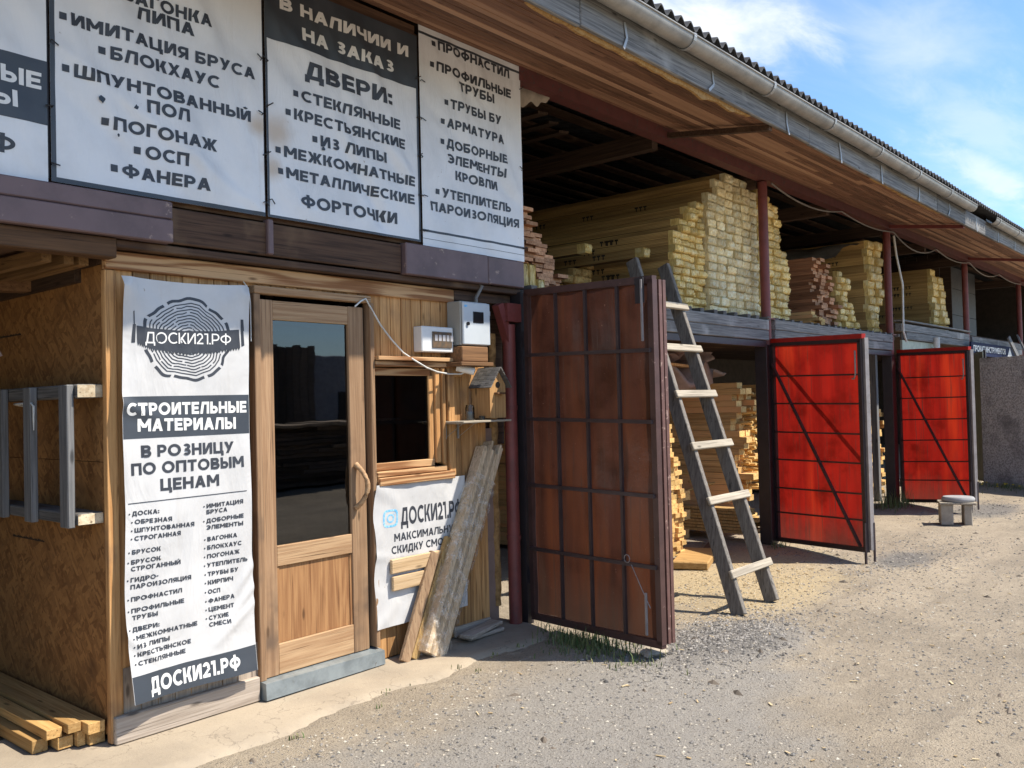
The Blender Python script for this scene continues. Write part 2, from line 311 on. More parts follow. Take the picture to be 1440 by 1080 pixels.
def osb():
    m, N, L, p = newmat('osb')
    base = None
    acc = None
    tc = N.new('ShaderNodeTexCoord')
    wob = N.new('ShaderNodeTexNoise'); wob.inputs['Scale'].default_value = 9; L.new(tc.outputs['Object'], wob.inputs['Vector'])
    colr = None
    for k, (ang, sx, sy) in enumerate([(15, 52, 12), (70, 44, 14), (-40, 56, 13), (118, 46, 13), (42, 54, 12)]):
        m0 = N.new('ShaderNodeMapping'); m0.inputs['Rotation'].default_value = (R_(ang), 0, 0); m0.inputs['Location'].default_value = (k * 3.1, k * 1.7, k * 5.3)
        L.new(tc.outputs['Object'], m0.inputs[0]); mp = N.new('ShaderNodeMapping'); mp.inputs['Scale'].default_value = (10, sx, sy); L.new(m0.outputs[0], mp.inputs[0])
        vo = N.new('ShaderNodeTexVoronoi'); vo.inputs['Scale'].default_value = 1.0; vo.inputs['Randomness'].default_value = 1.0; L.new(mp.outputs[0], vo.inputs['Vector'])
        sp = N.new('ShaderNodeSeparateColor'); L.new(vo.outputs['Color'], sp.inputs[0])
        cc = mixn(N, L, (0.185, 0.078, 0.022), (0.37, 0.178, 0.056), sp.outputs[0])
        if colr is None: colr = cc; hh = sp.outputs[1]
        else: colr = mixn(N, L, colr, cc, ramp(N, L, sp.outputs[1], 0.60, 0.63))
    n = noisen(N, L, tc.outputs['Object'], 3.0, 5)
    colr = mixn(N, L, colr, (0.07, 0.033, 0.013), ramp(N, L, n, 0.55, 0.85))
    L.new(colr, p.inputs['Base Color']); p.inputs['Roughness'].default_value = 0.65
    bump(N, L, p, hh, 0.25, 0.002)
osb()
def glass(name, tint, ior):
    m, N, L, p = newmat(name)
    out = N['Material Output']
    gl = N.new('ShaderNodeBsdfGlossy'); gl.inputs['Roughness'].default_value = 0.015; gl.inputs['Color'].default_value = (0.95, 0.97, 1.0, 1)
    tr = N.new('ShaderNodeBsdfTransparent'); tr.inputs['Color'].default_value = c4(tint)
    fr = N.new('ShaderNodeFresnel'); fr.inputs['IOR'].default_value = ior
    nz = noisen(N, L, coords(N, L, rnd=False), 3.0, 2); b = N.new('ShaderNodeBump'); b.inputs['Strength'].default_value = 0.02; b.inputs['Distance'].default_value = 0.02; L.new(nz, b.inputs['Height']); L.new(b.outputs[0], gl.inputs['Normal'])
    ms = N.new('ShaderNodeMixShader'); L.new(fr.outputs[0], ms.inputs[0]); L.new(tr.outputs[0], ms.inputs[1]); L.new(gl.outputs[0], ms.inputs[2]); L.new(ms.outputs[0], out.inputs['Surface'])
glass('door_glass', (0.25, 0.25, 0.25), 1.8)
glass('window_glass', (0.25, 0.25, 0.25), 1.5)
glass('jar_glass', (0.8, 0.82, 0.82), 1.45)
def clearfilm():
    m, N, L, p = newmat('clear_film')
    out = N['Material Output']
    p.inputs['Base Color'].default_value = (0.86, 0.79, 0.69, 1); p.inputs['Roughness'].default_value = 0.22
    n = noisen(N, L, coords(N, L, (8, 8, 8)), 2.0, 6, 0.7)
    bump(N, L, p, n, 0.8, 0.02)
    tr = N.new('ShaderNodeBsdfTransparent'); tr.inputs['Color'].default_value = (0.93, 0.93, 0.92, 1)
    ms = N.new('ShaderNodeMixShader'); L.new(ramp(N, L, n, 0.40, 0.95), ms.inputs[0]); L.new(tr.outputs[0], ms.inputs[1]); L.new(p.outputs[0], ms.inputs[2]); L.new(ms.outputs[0], out.inputs['Surface'])
clearfilm()
def spots(N, L, pts, soft=0.6):
    """mask that is 1 round given ground points: (x, y, rx, ry)"""
    tc = N.new('ShaderNodeTexCoord'); acc = None
    nz = noisen(N, L, tc.outputs['Object'], 2.6, 6, 0.6)
    for (x, y, rx, ry) in pts:
        mp = N.new('ShaderNodeMapping'); mp.inputs['Scale'].default_value = (1 / rx, 1 / ry, 1); mp.inputs['Location'].default_value = (-x / rx, -y / ry, 0); L.new(tc.outputs['Object'], mp.inputs[0])
        ln = N.new('ShaderNodeVectorMath'); ln.operation = 'LENGTH'; L.new(mp.outputs[0], ln.inputs[0])
        a = N.new('ShaderNodeMath'); a.operation = 'MULTIPLY_ADD'; a.inputs[1].default_value = 1.1; L.new(nz, a.inputs[0]); L.new(ln.outputs['Value'], a.inputs[2])
        mr = N.new('ShaderNodeMapRange'); mr.interpolation_type = 'SMOOTHSTEP'; mr.inputs['From Min'].default_value = 1.0; mr.inputs['From Max'].default_value = 1.0 + soft; mr.inputs['To Min'].default_value = 1; mr.inputs['To Max'].default_value = 0
        L.new(a.outputs[0], mr.inputs['Value'])
        if acc is None: acc = mr.outputs[0]
        else:
            q = N.new('ShaderNodeMath'); q.operation = 'MAXIMUM'; L.new(acc, q.inputs[0]); L.new(mr.outputs[0], q.inputs[1]); acc = q.outputs[0]
    return acc
def groundmat():
    m, N, L, p = newmat('ground_dirt')
    v = coords(N, L, rnd=False)
    n1 = noisen(N, L, v, 0.55, 6, 0.6); n2 = noisen(N, L, v, 7, 8, 0.7); n3 = noisen(N, L, v, 90, 5, 0.7)
    rut = noisen(N, L, coords(N, L, (0.22, 1.5, 1), rnd=False), 1.6, 6, 0.62)
    colr = mixn(N, L, (0.42, 0.345, 0.252), (0.30, 0.250, 0.187), ramp(N, L, n1, 0.38, 0.65))
    rm = N.new('ShaderNodeMath'); rm.operation = 'MULTIPLY'; rm.inputs[1].default_value = 0.55; L.new(ramp(N, L, rut, 0.50, 0.68), rm.inputs[0])
    colr = mixn(N, L, colr, (0.255, 0.212, 0.16), rm.outputs[0])
    colr = mixn(N, L, colr, (0.48, 0.40, 0.295), ramp(N, L, n2, 0.5, 0.75))
    gv = spots(N, L, [(4.1, 2.7, 1.5, 0.9), (3.3, 2.4, 1.6, 1.0), (5.2, 2.7, 0.8, 0.55), (2.2, 2.6, 1.6, .9)], 0.7)
    colr = mixn(N, L, colr, (0.325, 0.295, 0.255), gv)
    dk = spots(N, L, [(5.3, 2.75, 0.55, 0.34), (9.0, 2.75, .6, .28), (13.2, 3.0, 1.0, .5)], 0.8)
    colr = mixn(N, L, colr, (0.20, 0.185, 0.165), dk)
    sd = spots(N, L, [(7.2, 3.75, 1.3, 0.6), (8.3, 3.9, 1.0, 0.6), (7.0, 3.2, 1.2, .5)], 0.8)
    colr = mixn(N, L, colr, (0.50, 0.39, 0.235), sd)
    colr = mixn(N, L, colr, (0.115, 0.102, 0.087), ramp(N, L, n3, 0.555, 0.66))
    n4 = noisen(N, L, v, 34, 6, 0.7); colr = mixn(N, L, colr, (0.16, 0.14, 0.115), ramp(N, L, n4, 0.56, 0.70))
    colr = mixn(N, L, colr, (0.46, 0.41, 0.34), ramp(N, L, noisen(N, L, v, 130, 3, 0.6), 0.64, 0.72))
    L.new(colr, p.inputs['Base Color']); p.inputs['Roughness'].default_value = 0.95; p.inputs['Specular IOR Level'].default_value = 0.15
    ad = N.new('ShaderNodeMath'); ad.operation = 'ADD'; L.new(n2, ad.inputs[0]); L.new(n3, ad.inputs[1])
    bump(N, L, p, ad.outputs[0], 1.0, 0.018)
    m, N, L, p = newmat('apron_concrete')
    v = coords(N, L, rnd=False)
    n1 = noisen(N, L, v, 1.6, 7, 0.65); n2 = noisen(N, L, v, 45, 6, 0.7)
    colr = mixn(N, L, (0.375, 0.31, 0.228), (0.29, 0.24, 0.18), ramp(N, L, n1, 0.36, 0.68))
    colr = mixn(N, L, colr, (0.24, 0.20, 0.155), ramp(N, L, n2, 0.58, 0.72))
    vo = N.new('ShaderNodeTexVoronoi'); vo.feature = 'DISTANCE_TO_EDGE'; vo.inputs['Scale'].default_value = 1.15
    wn = N.new('ShaderNodeVectorMath'); wn.operation = 'ADD'; L.new(v, wn.inputs[0])
    tx = N.new('ShaderNodeTexNoise'); tx.inputs['Scale'].default_value = 4; tx.inputs['Detail'].default_value = 6; L.new(v, tx.inputs['Vector']); L.new(tx.outputs['Color'], wn.inputs[1]); L.new(wn.outputs[0], vo.inputs['Vector'])
    mr = N.new('ShaderNodeMapRange'); mr.inputs['From Min'].default_value = 0.0; mr.inputs['From Max'].default_value = 0.009; mr.inputs['To Min'].default_value = 0.55; mr.inputs['To Max'].default_value = 0; L.new(vo.outputs['Distance'], mr.inputs['Value'])
    colr = mixn(N, L, colr, (0.13, 0.105, 0.08), mr.outputs[0])
    L.new(colr, p.inputs['Base Color']); p.inputs['Roughness'].default_value = 0.92; p.inputs['Specular IOR Level'].default_value = 0.2
    bump(N, L, p, n2, 0.5, 0.006)
    m, N, L, p = newmat('pebble')
    rv = rndval(N, L)
    cr = N.new('ShaderNodeValToRGB'); e = cr.color_ramp.elements
    e[0].position = 0; e[0].color = (0.09, 0.085, 0.08, 1); e[1].position = 1; e[1].color = (0.52, 0.47, 0.38, 1)
    for pos, c in ((0.35, (0.19, 0.175, 0.155)), (0.6, (0.29, 0.255, 0.21)), (0.85, (0.36, 0.31, 0.24))):
        q = e.new(pos); q.color = c4(c)
    L.new(rv, cr.inputs[0]); L.new(cr.outputs[0], p.inputs['Base Color']); p.inputs['Roughness'].default_value = 0.9
    m, N, L, p = newmat('dark_pebble')
    rv = rndval(N, L)
    L.new(mixn(N, L, (0.065, 0.06, 0.055), (0.30, 0.27, 0.235), rv), p.inputs['Base Color']); p.inputs['Roughness'].default_value = 0.85
    m, N, L, p = newmat('chip')
    L.new(mixn(N, L, (0.58, 0.46, 0.28), (0.34, 0.23, 0.11), rndval(N, L)), p.inputs['Base Color']); p.inputs['Roughness'].default_value = 0.85
    m, N, L, p = newmat('clod')
    L.new(mixn(N, L, (0.10, 0.08, 0.06), (0.24, 0.19, 0.14), rndval(N, L)), p.inputs['Base Color']); p.inputs['Roughness'].default_value = 0.95
    m, N, L, p = newmat('grass_blade')
    L.new(mixn(N, L, (0.05, 0.10, 0.022), (0.21, 0.20, 0.075), rndval(N, L)), p.inputs['Base Color']); p.inputs['Roughness'].default_value = 0.7
    m, N, L, p = newmat('pebbledash')
    v = coords(N, L, rnd=False)
    n = noisen(N, L, v, 38, 5, 0.75)
    colr = mixn(N, L, (0.56, 0.51, 0.47), (0.25, 0.225, 0.205), ramp(N, L, n, 0.4, 0.62))
    colr = mixn(N, L, colr, (0.17, 0.155, 0.145), ramp(N, L, noisen(N, L, v, 2.0, 4), 0.45, 0.7))
    L.new(colr, p.inputs['Base Color']); p.inputs['Roughness'].default_value = 0.95; bump(N, L, p, n, 1.0, 0.015)
groundmat()

# ------------------------------------------------------------------ mesh helpers
class MB:
    def __init__(s): s.v = []; s.f = []; s.m = []; s.smooth = []
    def add(s, vs, fs, mi=0, smooth=False):
        o = len(s.v); s.v += [tuple(v) for v in vs]
        for f in fs: s.f.append([i + o for i in f]); s.m.append(mi); s.smooth.append(smooth)
        return s
    def box(s, x0, x1, y0, y1, z0, z1, mi=0, ch=0.0):
        c = Vector(((x0 + x1) / 2, (y0 + y1) / 2, (z0 + z1) / 2))
        return s.obox(c, (Vector((1, 0, 0)), Vector((0, 1, 0)), Vector((0, 0, 1))), (abs(x1 - x0) / 2, abs(y1 - y0) / 2, abs(z1 - z0) / 2), mi, ch)
    def obox(s, c, ax, h, mi=0, ch=0.0):
        c = Vector(c); a, b, d = [Vector(q) for q in ax]
        if ch <= 0:
            vs = [c + a * h[0] * i + b * h[1] * j + d * h[2] * k for i in (-1, 1) for j in (-1, 1) for k in (-1, 1)]
            fs = [(0, 1, 3, 2), (4, 6, 7, 5), (0, 4, 5, 1), (2, 3, 7, 6), (0, 2, 6, 4), (1, 5, 7, 3)]
            return s.add(vs, fs, mi)
        ch = min(ch, min(h) * 0.6)
        bm = bmesh.new()
        bmesh.ops.create_cube(bm, size=2)
        for v in bm.verts: v.co = Vector((v.co.x * h[0], v.co.y * h[1], v.co.z * h[2]))
        bmesh.ops.bevel(bm, geom=bm.edges[:], offset=ch, segments=1, affect='EDGES')
        bm.verts.ensure_lookup_table()
        vs = [c + a * v.co.x + b * v.co.y + d * v.co.z for v in bm.verts]
        fs = [[v.index for v in f.verts] for f in bm.faces]
        bm.free(); return s.add(vs, fs, mi)
    def bar(s, p, q, w, t, up=(0, 0, 1), mi=0, ch=0.0):
        p = Vector(p); q = Vector(q); d = (q - p); L = d.length; d.normalize()
        u = Vector(up); a = d.cross(u).normalized(); b = a.cross(d).normalized()
        return s.obox((p + q) / 2, (d, a, b), (L / 2, w / 2, t / 2), mi, ch)
    def tube(s, pts, r, n=10, mi=0, caps=True):
        pts = [Vector(p) for p in pts]; rings = []
        for i, p in enumerate(pts):
            d = (pts[min(i + 1, len(pts) - 1)] - pts[max(i - 1, 0)]).normalized()
            u = Vector((0, 0, 1)) if abs(d.z) < 0.9 else Vector((1, 0, 0))
            a = d.cross(u).normalized(); b = a.cross(d)
            rr = r[i] if isinstance(r, (list, tuple)) else r
            rings.append([p + (a * math.cos(2 * math.pi * k / n) + b * math.sin(2 * math.pi * k / n)) * rr for k in range(n)])
        vs = [v for ring in rings for v in ring]; fs = []
        for i in range(len(rings) - 1):
            for k in range(n): fs.append((i * n + k, i * n + (k + 1) % n, (i + 1) * n + (k + 1) % n, (i + 1) * n + k))
        s.add(vs, fs, mi, True)
        if caps: s.add(rings[0], [list(range(n))[::-1]], mi); s.add(rings[-1], [list(range(n))], mi)
        return s
    def grid(s, fn, nu, nv, mi=0, smooth=True):
        vs = [fn(i / nu, j / nv) for j in range(nv + 1) for i in range(nu + 1)]
        fs = [(j * (nu + 1) + i, j * (nu + 1) + i + 1, (j + 1) * (nu + 1) + i + 1, (j + 1) * (nu + 1) + i) for j in range(nv) for i in range(nu)]
        return s.add(vs, fs, mi, smooth)
    def mesh(s, name, mats):
        me = bpy.data.meshes.new(name); me.from_pydata(s.v, [], s.f)
        for mt in (mats if isinstance(mats, (list, tuple)) else [mats]): me.materials.append(MATS[mt])
        me.polygons.foreach_set('material_index', s.m); me.polygons.foreach_set('use_smooth', s.smooth)
        me.update(); return me
    def build(s, name, mats, parent=None, label=None):
        o = bpy.data.objects.new(name, s.mesh(name, mats)); col.objects.link(o)
        if parent is not None: o.parent = parent; o.matrix_parent_inverse = world_of(parent).inverted()
        if label: o['label'] = label
        return o
def world_of(o):
    m = o.matrix_basis.copy(); 
    if o.parent is not None: m = world_of(o.parent) @ o.matrix_parent_inverse @ m
    return m
def empty(name, loc):
    o = bpy.data.objects.new(name, None); col.objects.link(o); o.location = loc; o.empty_display_size = 0.1; return o
def tag(o, label=None, cat=None, group=None, kind=None):
    if label: o['label'] = label
    if cat: o['category'] = cat
    if group: o['group'] = group
    if kind: o['kind'] = kind
    return o
def thing(name, loc, label, cat, group=None): return tag(empty(name, loc), label, cat, group)
def single(mb, name, mats, label, cat, group=None): return tag(mb.build(name, mats), label, cat, group)

# ------------------------------------------------------------------ lettering (letters drawn as strokes)
def letter(ch, w):
    P = []
    def V(x, y0=0, y1=1): P.append([(x, y0), (x + w, y0), (x + w, y1), (x, y1)])
    def H(x0, x1, y): P.append([(x0, y), (x1, y), (x1, y + w), (x0, y + w)])
    def D(x0, y0, x1, y1, t=None):
        t = t or w * 1.12; P.append([(x0, y0), (x0 + t, y0), (x1 + t, y1), (x1, y1)])
    def ring(cx, cy, rx, ry, a0=0, a1=360, n=None):
        n = n or max(5, int(abs(a1 - a0) / 14))
        for k in range(n):
            q = []
            for (aa, d) in ((k, 0), (k + 1, 0), (k + 1, w), (k, w)):
                t = math.radians(a0 + (a1 - a0) * aa / n); q.append((cx + (rx - d) * math.cos(t), cy + (ry - d) * math.sin(t)))
            q.append(('L', len(P) if k == 0 else P[-1][-1][1])); P.append(q)
    def bowl(x0, x1, y0, y1):
        r = (y1 - y0) / 2; H(x0, x1 - r, y0); H(x0, x1 - r, y1 - w); ring(x1 - r, y0 + r, r, r, -90, 90)
    t = w * 1.12
    if ch == 'А': W = .88; D(0, 0, W / 2 - t / 2, 1); D(W - t, 0, W / 2 - t / 2, 1); H(.2, .68, .2)
    elif ch == 'Б': W = .74; V(0); H(w, W * .92, 1 - w); bowl(w, W, 0, .62)
    elif ch == 'В': W = .76; V(0); bowl(w, W * .94, .44, 1); bowl(w, W, 0, .58)
    elif ch == 'Г': W = .62; V(0); H(w, W, 1 - w)
    elif ch == 'Д': W = .9; H(0, W, 0); V(0, -.2, 0); V(W - w, -.2, 0); D(.08, w, .2, 1); V(W - w - .08, w, 1); H(.22, W - w - .08, 1 - w)
    elif ch == 'Е': W = .66; V(0); H(w, W, 0); H(w, W, 1 - w); H(w, W * .92, .5 - w / 2)
    elif ch == 'Ж': W = 1.16; c = W / 2; V(c - w / 2); D(0, 0, c - w * 1.2, .52); D(0, 1, c - w * 1.2, .48); D(W - t, 0, c + w * .1, .52); D(W - t, 1, c + w * .1, .48)
    elif ch == 'З': W = .68; ring(.36, .74, .29, .26, 150, -90); ring(.36, .29, .31, .29, 90, -150); H(.2, .38, .5 - w / 2)
    elif ch in 'ИЙ':
        W = .82; V(0); V(W - w); D(w * .2, .05, W - w - w * .5, .95, w * 1.2)
        if ch == 'Й': ring(W / 2, 1.26, .2, .2, 200, 340)
    elif ch == 'К': W = .76; V(0); D(w, .38, W - t * 1.05, 1, t * 1.1); D(W - t * 1.05, 0, w * 1.35, .58, t * 1.1)
    elif ch == 'Л': W = .82; D(0, 0, .16, 1, w); V(W - w); H(.18, W - w, 1 - w)
    elif ch == 'М': W = 1.0; V(0); V(W - w); D(W / 2 - t / 2, .3, 0, 1); D(W / 2 - t / 2, .3, W - t, 1)
    elif ch == 'Н': W = .82; V(0); V(W - w); H(w, W - w, .5 - w / 2)
    elif ch == 'О': W = 1.02; ring(W / 2, .5, W / 2, .51)
    elif ch == 'П': W = .82; V(0); V(W - w); H(w, W - w, 1 - w)
    elif ch == 'Р': W = .74; V(0); bowl(w, W, .32, 1)
    elif ch == 'С': W = .86; ring(.51, .5, .51, .51, 48, 312)
    elif ch == 'Т': W = .76; V(W / 2 - w / 2); H(0, W / 2 - w / 2, 1 - w); H(W / 2 + w / 2, W, 1 - w)
    elif ch == 'У': W = .84; D(.14, 0, W - t, 1); D(.31, .3, 0, 1, t * 1.05)
    elif ch == 'Ф': W = 1.06; V(W / 2 - w / 2, -.04, 1.04); ring(W / 2, .5, W / 2, .38)
    elif ch == 'Х': W = .84; D(0, 0, W - t, 1); D(W - t, 0, 0, 1)
    elif ch == 'Ц': W = .88; V(0); V(.82 - w); H(w, .82 - w, 0); V(.9 - w, -.2, w)
    elif ch == 'Ч': W = .76; V(W - w); V(0, .58, 1); ring(.32, .62, .32, .3, 180, 270); H(.3, W - w, .32)
    elif ch == 'Ш': W = 1.14; V(0); V(W / 2 - w / 2); V(W - w); H(w, W / 2 - w / 2, 0); H(W / 2 + w / 2, W - w, 0)
    elif ch == 'Ы': W = 1.0; V(0); bowl(w, .7, 0, .64); V(W - w)
    elif ch == 'Ь': W = .72; V(0); bowl(w, W, 0, .64)
    elif ch == 'Э': W = .86; ring(.35, .5, .51, .51, 132, -132); H(.24, .7, .5 - w / 2)
    elif ch == 'Ю': W = 1.26; V(0); H(w, .36, .5 - w / 2); ring(.79, .5, .47, .51)
    elif ch == 'Я':
        W = .76; V(W - w); r = .34; H(r, W - w, .32); H(r, W - w, 1 - w); ring(r, .66, r, .34, 90, 270); D(0, 0, .28, .36)
    elif ch == '2': W = .66; ring(.32, .68, .32, .33, 165, -35); D(.02, w * .8, .42, .56, t * 1.1); H(0, W, 0)
    elif ch == '1': W = .4; V(W - w); H(0, W - w, 1 - w)
    elif ch == '.': W = w * 1.1; H(0, w * 1.1, 0)
    elif ch == ':': W = w * 1.1; H(0, w * 1.1, .05); H(0, w * 1.1, .5)
    elif ch == '-': W = .36; H(0, W, .4)
    else: W = .28
    return W, P
def text_on(mb, text, x0, x1, z, cap, fn, bold=0.2, mi=0, z1=None):
    """lettering between x0 and x1 with baseline z (z1 at the right end) and capital height cap; fn(x, z) gives the 3D point"""
    if z1 is None: z1 = z
    gl = []; X = 0.0
    for ch in text:
        W, P = letter(ch, bold); gl.append((X, P)); X += W + 0.105
    tot = X - 0.105
    for (ox, P) in gl:
        for k, q in enumerate(P):
            kk = q[-1][1] if q[-1][0] == 'L' else k
            q4 = [(x0 + (ox + gx) / tot * (x1 - x0), z + (ox + gx) / tot * (z1 - z) + gy * cap) for (gx, gy) in q[:4]]
            a, b, c, d = q4; off = Vector((0, -0.00006 * kk, 0))
            # long strokes are cut up so that they follow the folds of the cloth
            nu = max(1, math.ceil(max(math.dist(a, b), math.dist(d, c)) / .022)); nv = max(1, math.ceil(max(math.dist(a, d), math.dist(b, c)) / .022))
            def g(u, v, a=a, b=b, c=c, d=d):
                x = (a[0] * (1 - u) + b[0] * u) * (1 - v) + (d[0] * (1 - u) + c[0] * u) * v
                y = (a[1] * (1 - u) + b[1] * u) * (1 - v) + (d[1] * (1 - u) + c[1] * u) * v
                return fn(x, y) + off
            mb.grid(g, nu, nv, mi, False)
def quad_on(mb, x0, x1, z0, z1, fn, nu=24, nv=6, mi=0, zl=None):
    if nu > 20 and nv > 5 and nu < 100: nu, nv = 110, max(nv, int((z1 - z0) / .0105))
    if nv == 1: nu = 110
    if nu == 1: nv = 130
    mb.grid(lambda u, v: fn(x0 + u * (x1 - x0), z0 + v * (z1 - z0)), nu, nv, mi)
def dot_on(mb, x, z, r, fn, n=4, mi=0):
    if n == 4: mb.add([fn(x - r, z - r), fn(x + r, z - r), fn(x + r, z + r), fn(x - r, z + r)], [(0, 1, 2, 3)], mi)
    else: mb.add([fn(x + r * math.cos(2 * math.pi * k / n), z + r * math.sin(2 * math.pi * k / n)) for k in range(n)], [list(range(n))], mi)


# ================================================================== GROUND
def in_apron(x): return x
def gheight(x, y):
    d = math.hypot(x - 5, y - 3)
    a = 1.0 if d < 9 else max(0.2, 1 - (d - 9) / 20)
    h = mnoise.noise(Vector((x * .9, y * .9, 0))) * .018 + mnoise.noise(Vector((x * 3.1, y * 3.1, 4))) * .010 + mnoise.noise(Vector((x * 9, y * 9, 9))) * .006
    h *= a
    if y > 3.9 - 0.0 and x < 5.0: h = min(h, 0) - .03
    # gravel heap round the brown gate's foot
    h += .035 * math.exp(-((x - 5.3) / .7) ** 2 - ((y - 2.75) / .4) ** 2)
    return h
def build_ground():
    def axis(lo, hi, d0, d1, step, far):
        a = list(np.arange(d0, d1 + 1e-6, step)); s = step; x = d1
        while x < hi: s *= 1.35; x += s; a.append(min(x, hi))
        s = step; x = d0; pre = []
        while x > lo: s *= 1.35; x -= s; pre.append(max(x, lo))
        return pre[::-1] + a
    xs = axis(-150, 250, 1.2, 12.5, .055, 0); ys = axis(-150, 200, 0.4, 5.6, .055, 0)
    nx = len(xs); vs = [(x, y, gheight(x, y)) for y in ys for x in xs]
    fs = [(j * nx + i, j * nx + i + 1, (j + 1) * nx + i + 1, (j + 1) * nx + i) for j in range(len(ys) - 1) for i in range(nx - 1)]
    mb = MB(); mb.add(vs, fs, 0, True); tag(mb.build('ground', 'ground_dirt'), kind='structure')
    # concrete apron in front of the kiosk with a ragged edge
    edge = [(-3.0, 3.60), (0.5, 3.66), (1.6, 3.70), (2.23, 3.72), (2.56, 3.68), (2.9, 3.73), (3.26, 3.77), (3.44, 3.74), (3.69, 3.66), (3.9, 3.70), (4.09, 3.80), (4.4, 3.76), (4.65, 3.72), (4.85, 3.80), (4.92, 4.05)]
    def ey(x):
        for (a, b), (c, d) in zip(edge, edge[1:]):
            if a <= x <= c: return b + (d - b) * (x - a) / (c - a)
        return 4.3
    mb = MB(); n = 320; m = 24
    def f(u, v):
        x = -3 + u * 7.92; y0 = ey(x) + mnoise.noise(Vector((x * 3, 0, 2))) * .03 + mnoise.noise(Vector((x * 17, 1, 2))) * .016 + mnoise.noise(Vector((x * 45, 1, 6))) * .012
        y = y0 + v * (4.75 - y0)
        z = .022 + mnoise.noise(Vector((x * 2, y * 2, 5))) * .006
        if v < 1.5 / m: z -= .05 * (1 - v * m / 1.5)
        return Vector((x, y, z))
    mb.grid(f, n, m); tag(mb.build('pavement', 'apron_concrete'), kind='structure')
def pebbles():
    rr = random.Random(5)
    def scatter(name, mat, n, fn, rmin, rmax):
        mb = MB()
        base = [(1, 0, 0), (-1, 0, 0), (0, 1, 0), (0, -1, 0), (0, 0, 1), (0, 0, -1)]
        tri = [(0, 2, 4), (2, 1, 4), (1, 3, 4), (3, 0, 4), (2, 0, 5), (1, 2, 5), (3, 1, 5), (0, 3, 5)]
        V = []; Fc = []
        for _ in range(n):
            x, y = fn(rr)
            r = rmin + (rmax - rmin) * rr.random() ** 3
            th = rr.random() * 6.28; c, s = math.cos(th), math.sin(th)
            k = [r * (.7 + .6 * rr.random()) for _ in range(6)]
            z = gheight(x, y) + r * .15; o = len(V)
            for (bx, by, bz), kk in zip(base, k):
                px, py = bx * kk * 1.2, by * kk
                V.append((x + px * c - py * s, y + px * s + py * c, z + bz * kk * .6))
            for t in tri: Fc.append([o + i for i in t])
        mb.add(V, Fc); return mb.build(name, mat)
    def region(r):
        # nearer ground gets more stones
        while True:
            x = 1.8 + 9 * r.random() ** 1.5; y = 0.6 + 3.3 * r.random()
            if x < 4.95 and y > 3.62: continue
            if mnoise.noise(Vector((x * .8, y * .8, 3))) < -.25 and r.random() < .7: continue
            return x, y
    tag(scatter('gravel', 'pebble', 27000, region, .0025, .011), kind='stuff')
    def dk(r):
        q = r.random()
        if q < .65: return r.gauss(5.4, .45), r.gauss(2.78, .22)
        if q < .8: return r.gauss(9.0, .6), r.gauss(2.75, .22)
        return r.gauss(13.2, .9), r.gauss(3.0, .4)
    tag(scatter('dark_gravel', 'dark_pebble', 4600, dk, .005, .016), kind='stuff')
    mb = MB()
    for _ in range(700):
        q = rr.random()
        if q < .28: x, y = 1.8 + 7 * rr.random(), .8 + 2.7 * rr.random()
        else: x, y = rr.gauss(7.0, .8), rr.gauss(3.6, .4)
        L = .005 + .022 * rr.random() ** 3; w = .002 + .004 * rr.random(); th = rr.random() * 3.14
        a = Vector((math.cos(th), math.sin(th), rr.uniform(-.2, .2))).normalized(); b = Vector((-a.y, a.x, 0)).normalized()
        mb.obox((x, y, gheight(x, y) + .006), (a, b, a.cross(b)), (L, w, .0015))
    tag(mb.build('wood_chips', 'chip'), kind='stuff')
    mb = MB()
    for _ in range(420):
        x, y = 2.2 + 9 * rr.random(), .7 + 2.9 * rr.random(); r0 = .006 + .022 * rr.random() ** 4; th = rr.random() * 3.14
        a = Vector((math.cos(th), math.sin(th), 0)); b = Vector((-a.y, a.x, 0)); n = 7; z = gheight(x, y)
        ring = [Vector((x, y, z - .002)) + a * (r0 * (1 + rr.random()) * math.cos(6.2832 * k / n)) + b * (r0 * (.5 + .5 * rr.random()) * math.sin(6.2832 * k / n)) for k in range(n)]
        mb.add(ring + [Vector((x, y, z + r0 * .7))], [(k, (k + 1) % n, n) for k in range(n)])
    tag(mb.build('dirt_clods', 'clod'), kind='stuff')
    mb = MB()
    def tuft(cx, cy, sx, sy, n, h):
        for _ in range(n):
            x, y = rr.gauss(cx, sx), rr.gauss(cy, sy); z = max(gheight(x, y), .022 if (x < 4.9 and y > 3.72) else -1); th = rr.random() * 6.28; l = h * (.4 + rr.random()); lean = .5 * rr.random() + .1
            d = Vector((math.cos(th), math.sin(th), 0)); s_ = Vector((-d.y, d.x, 0)) * (.003 + .002 * rr.random())
            p0 = Vector((x, y, z - .005)); p1 = p0 + d * l * lean * .4 + Vector((0, 0, l * .6)); p2 = p0 + d * l * lean + Vector((0, 0, l * (.95 - lean * .3)))
            mb.add([p0 - s_, p0 + s_, p1 + s_ * .7, p1 - s_ * .7, p2], [(0, 1, 2, 3), (3, 2, 4)])
    tuft(4.76, 3.55, .07, .14, 300, .09); tuft(4.72, 3.25, .08, .12, 170, .075); tuft(4.62, 3.4, .12, .2, 160, .045); tuft(4.6, 3.0, .10, .12, 90, .04)
    for _ in range(9): tuft(rr.uniform(2.2, 4.7), rr.uniform(3.62, 3.78), .03, .02, 5, .03)
    for xx in (9.0, 9.4, 13.2, 13.6, 17.4): tuft(xx, 4.05, .08, .06, 40, .07)
    tuft(16.4, 3.3, .12, .5, 260, .09); tuft(16.1, 2.7, .3, .4, 200, .06); tuft(12.9, 4.1, .25, .12, 160, .25); tuft(13.9, 3.9, .25, .1, 90, .12)
    tag(mb.build('grass', 'grass_blade'), kind='stuff')
    mb = MB()
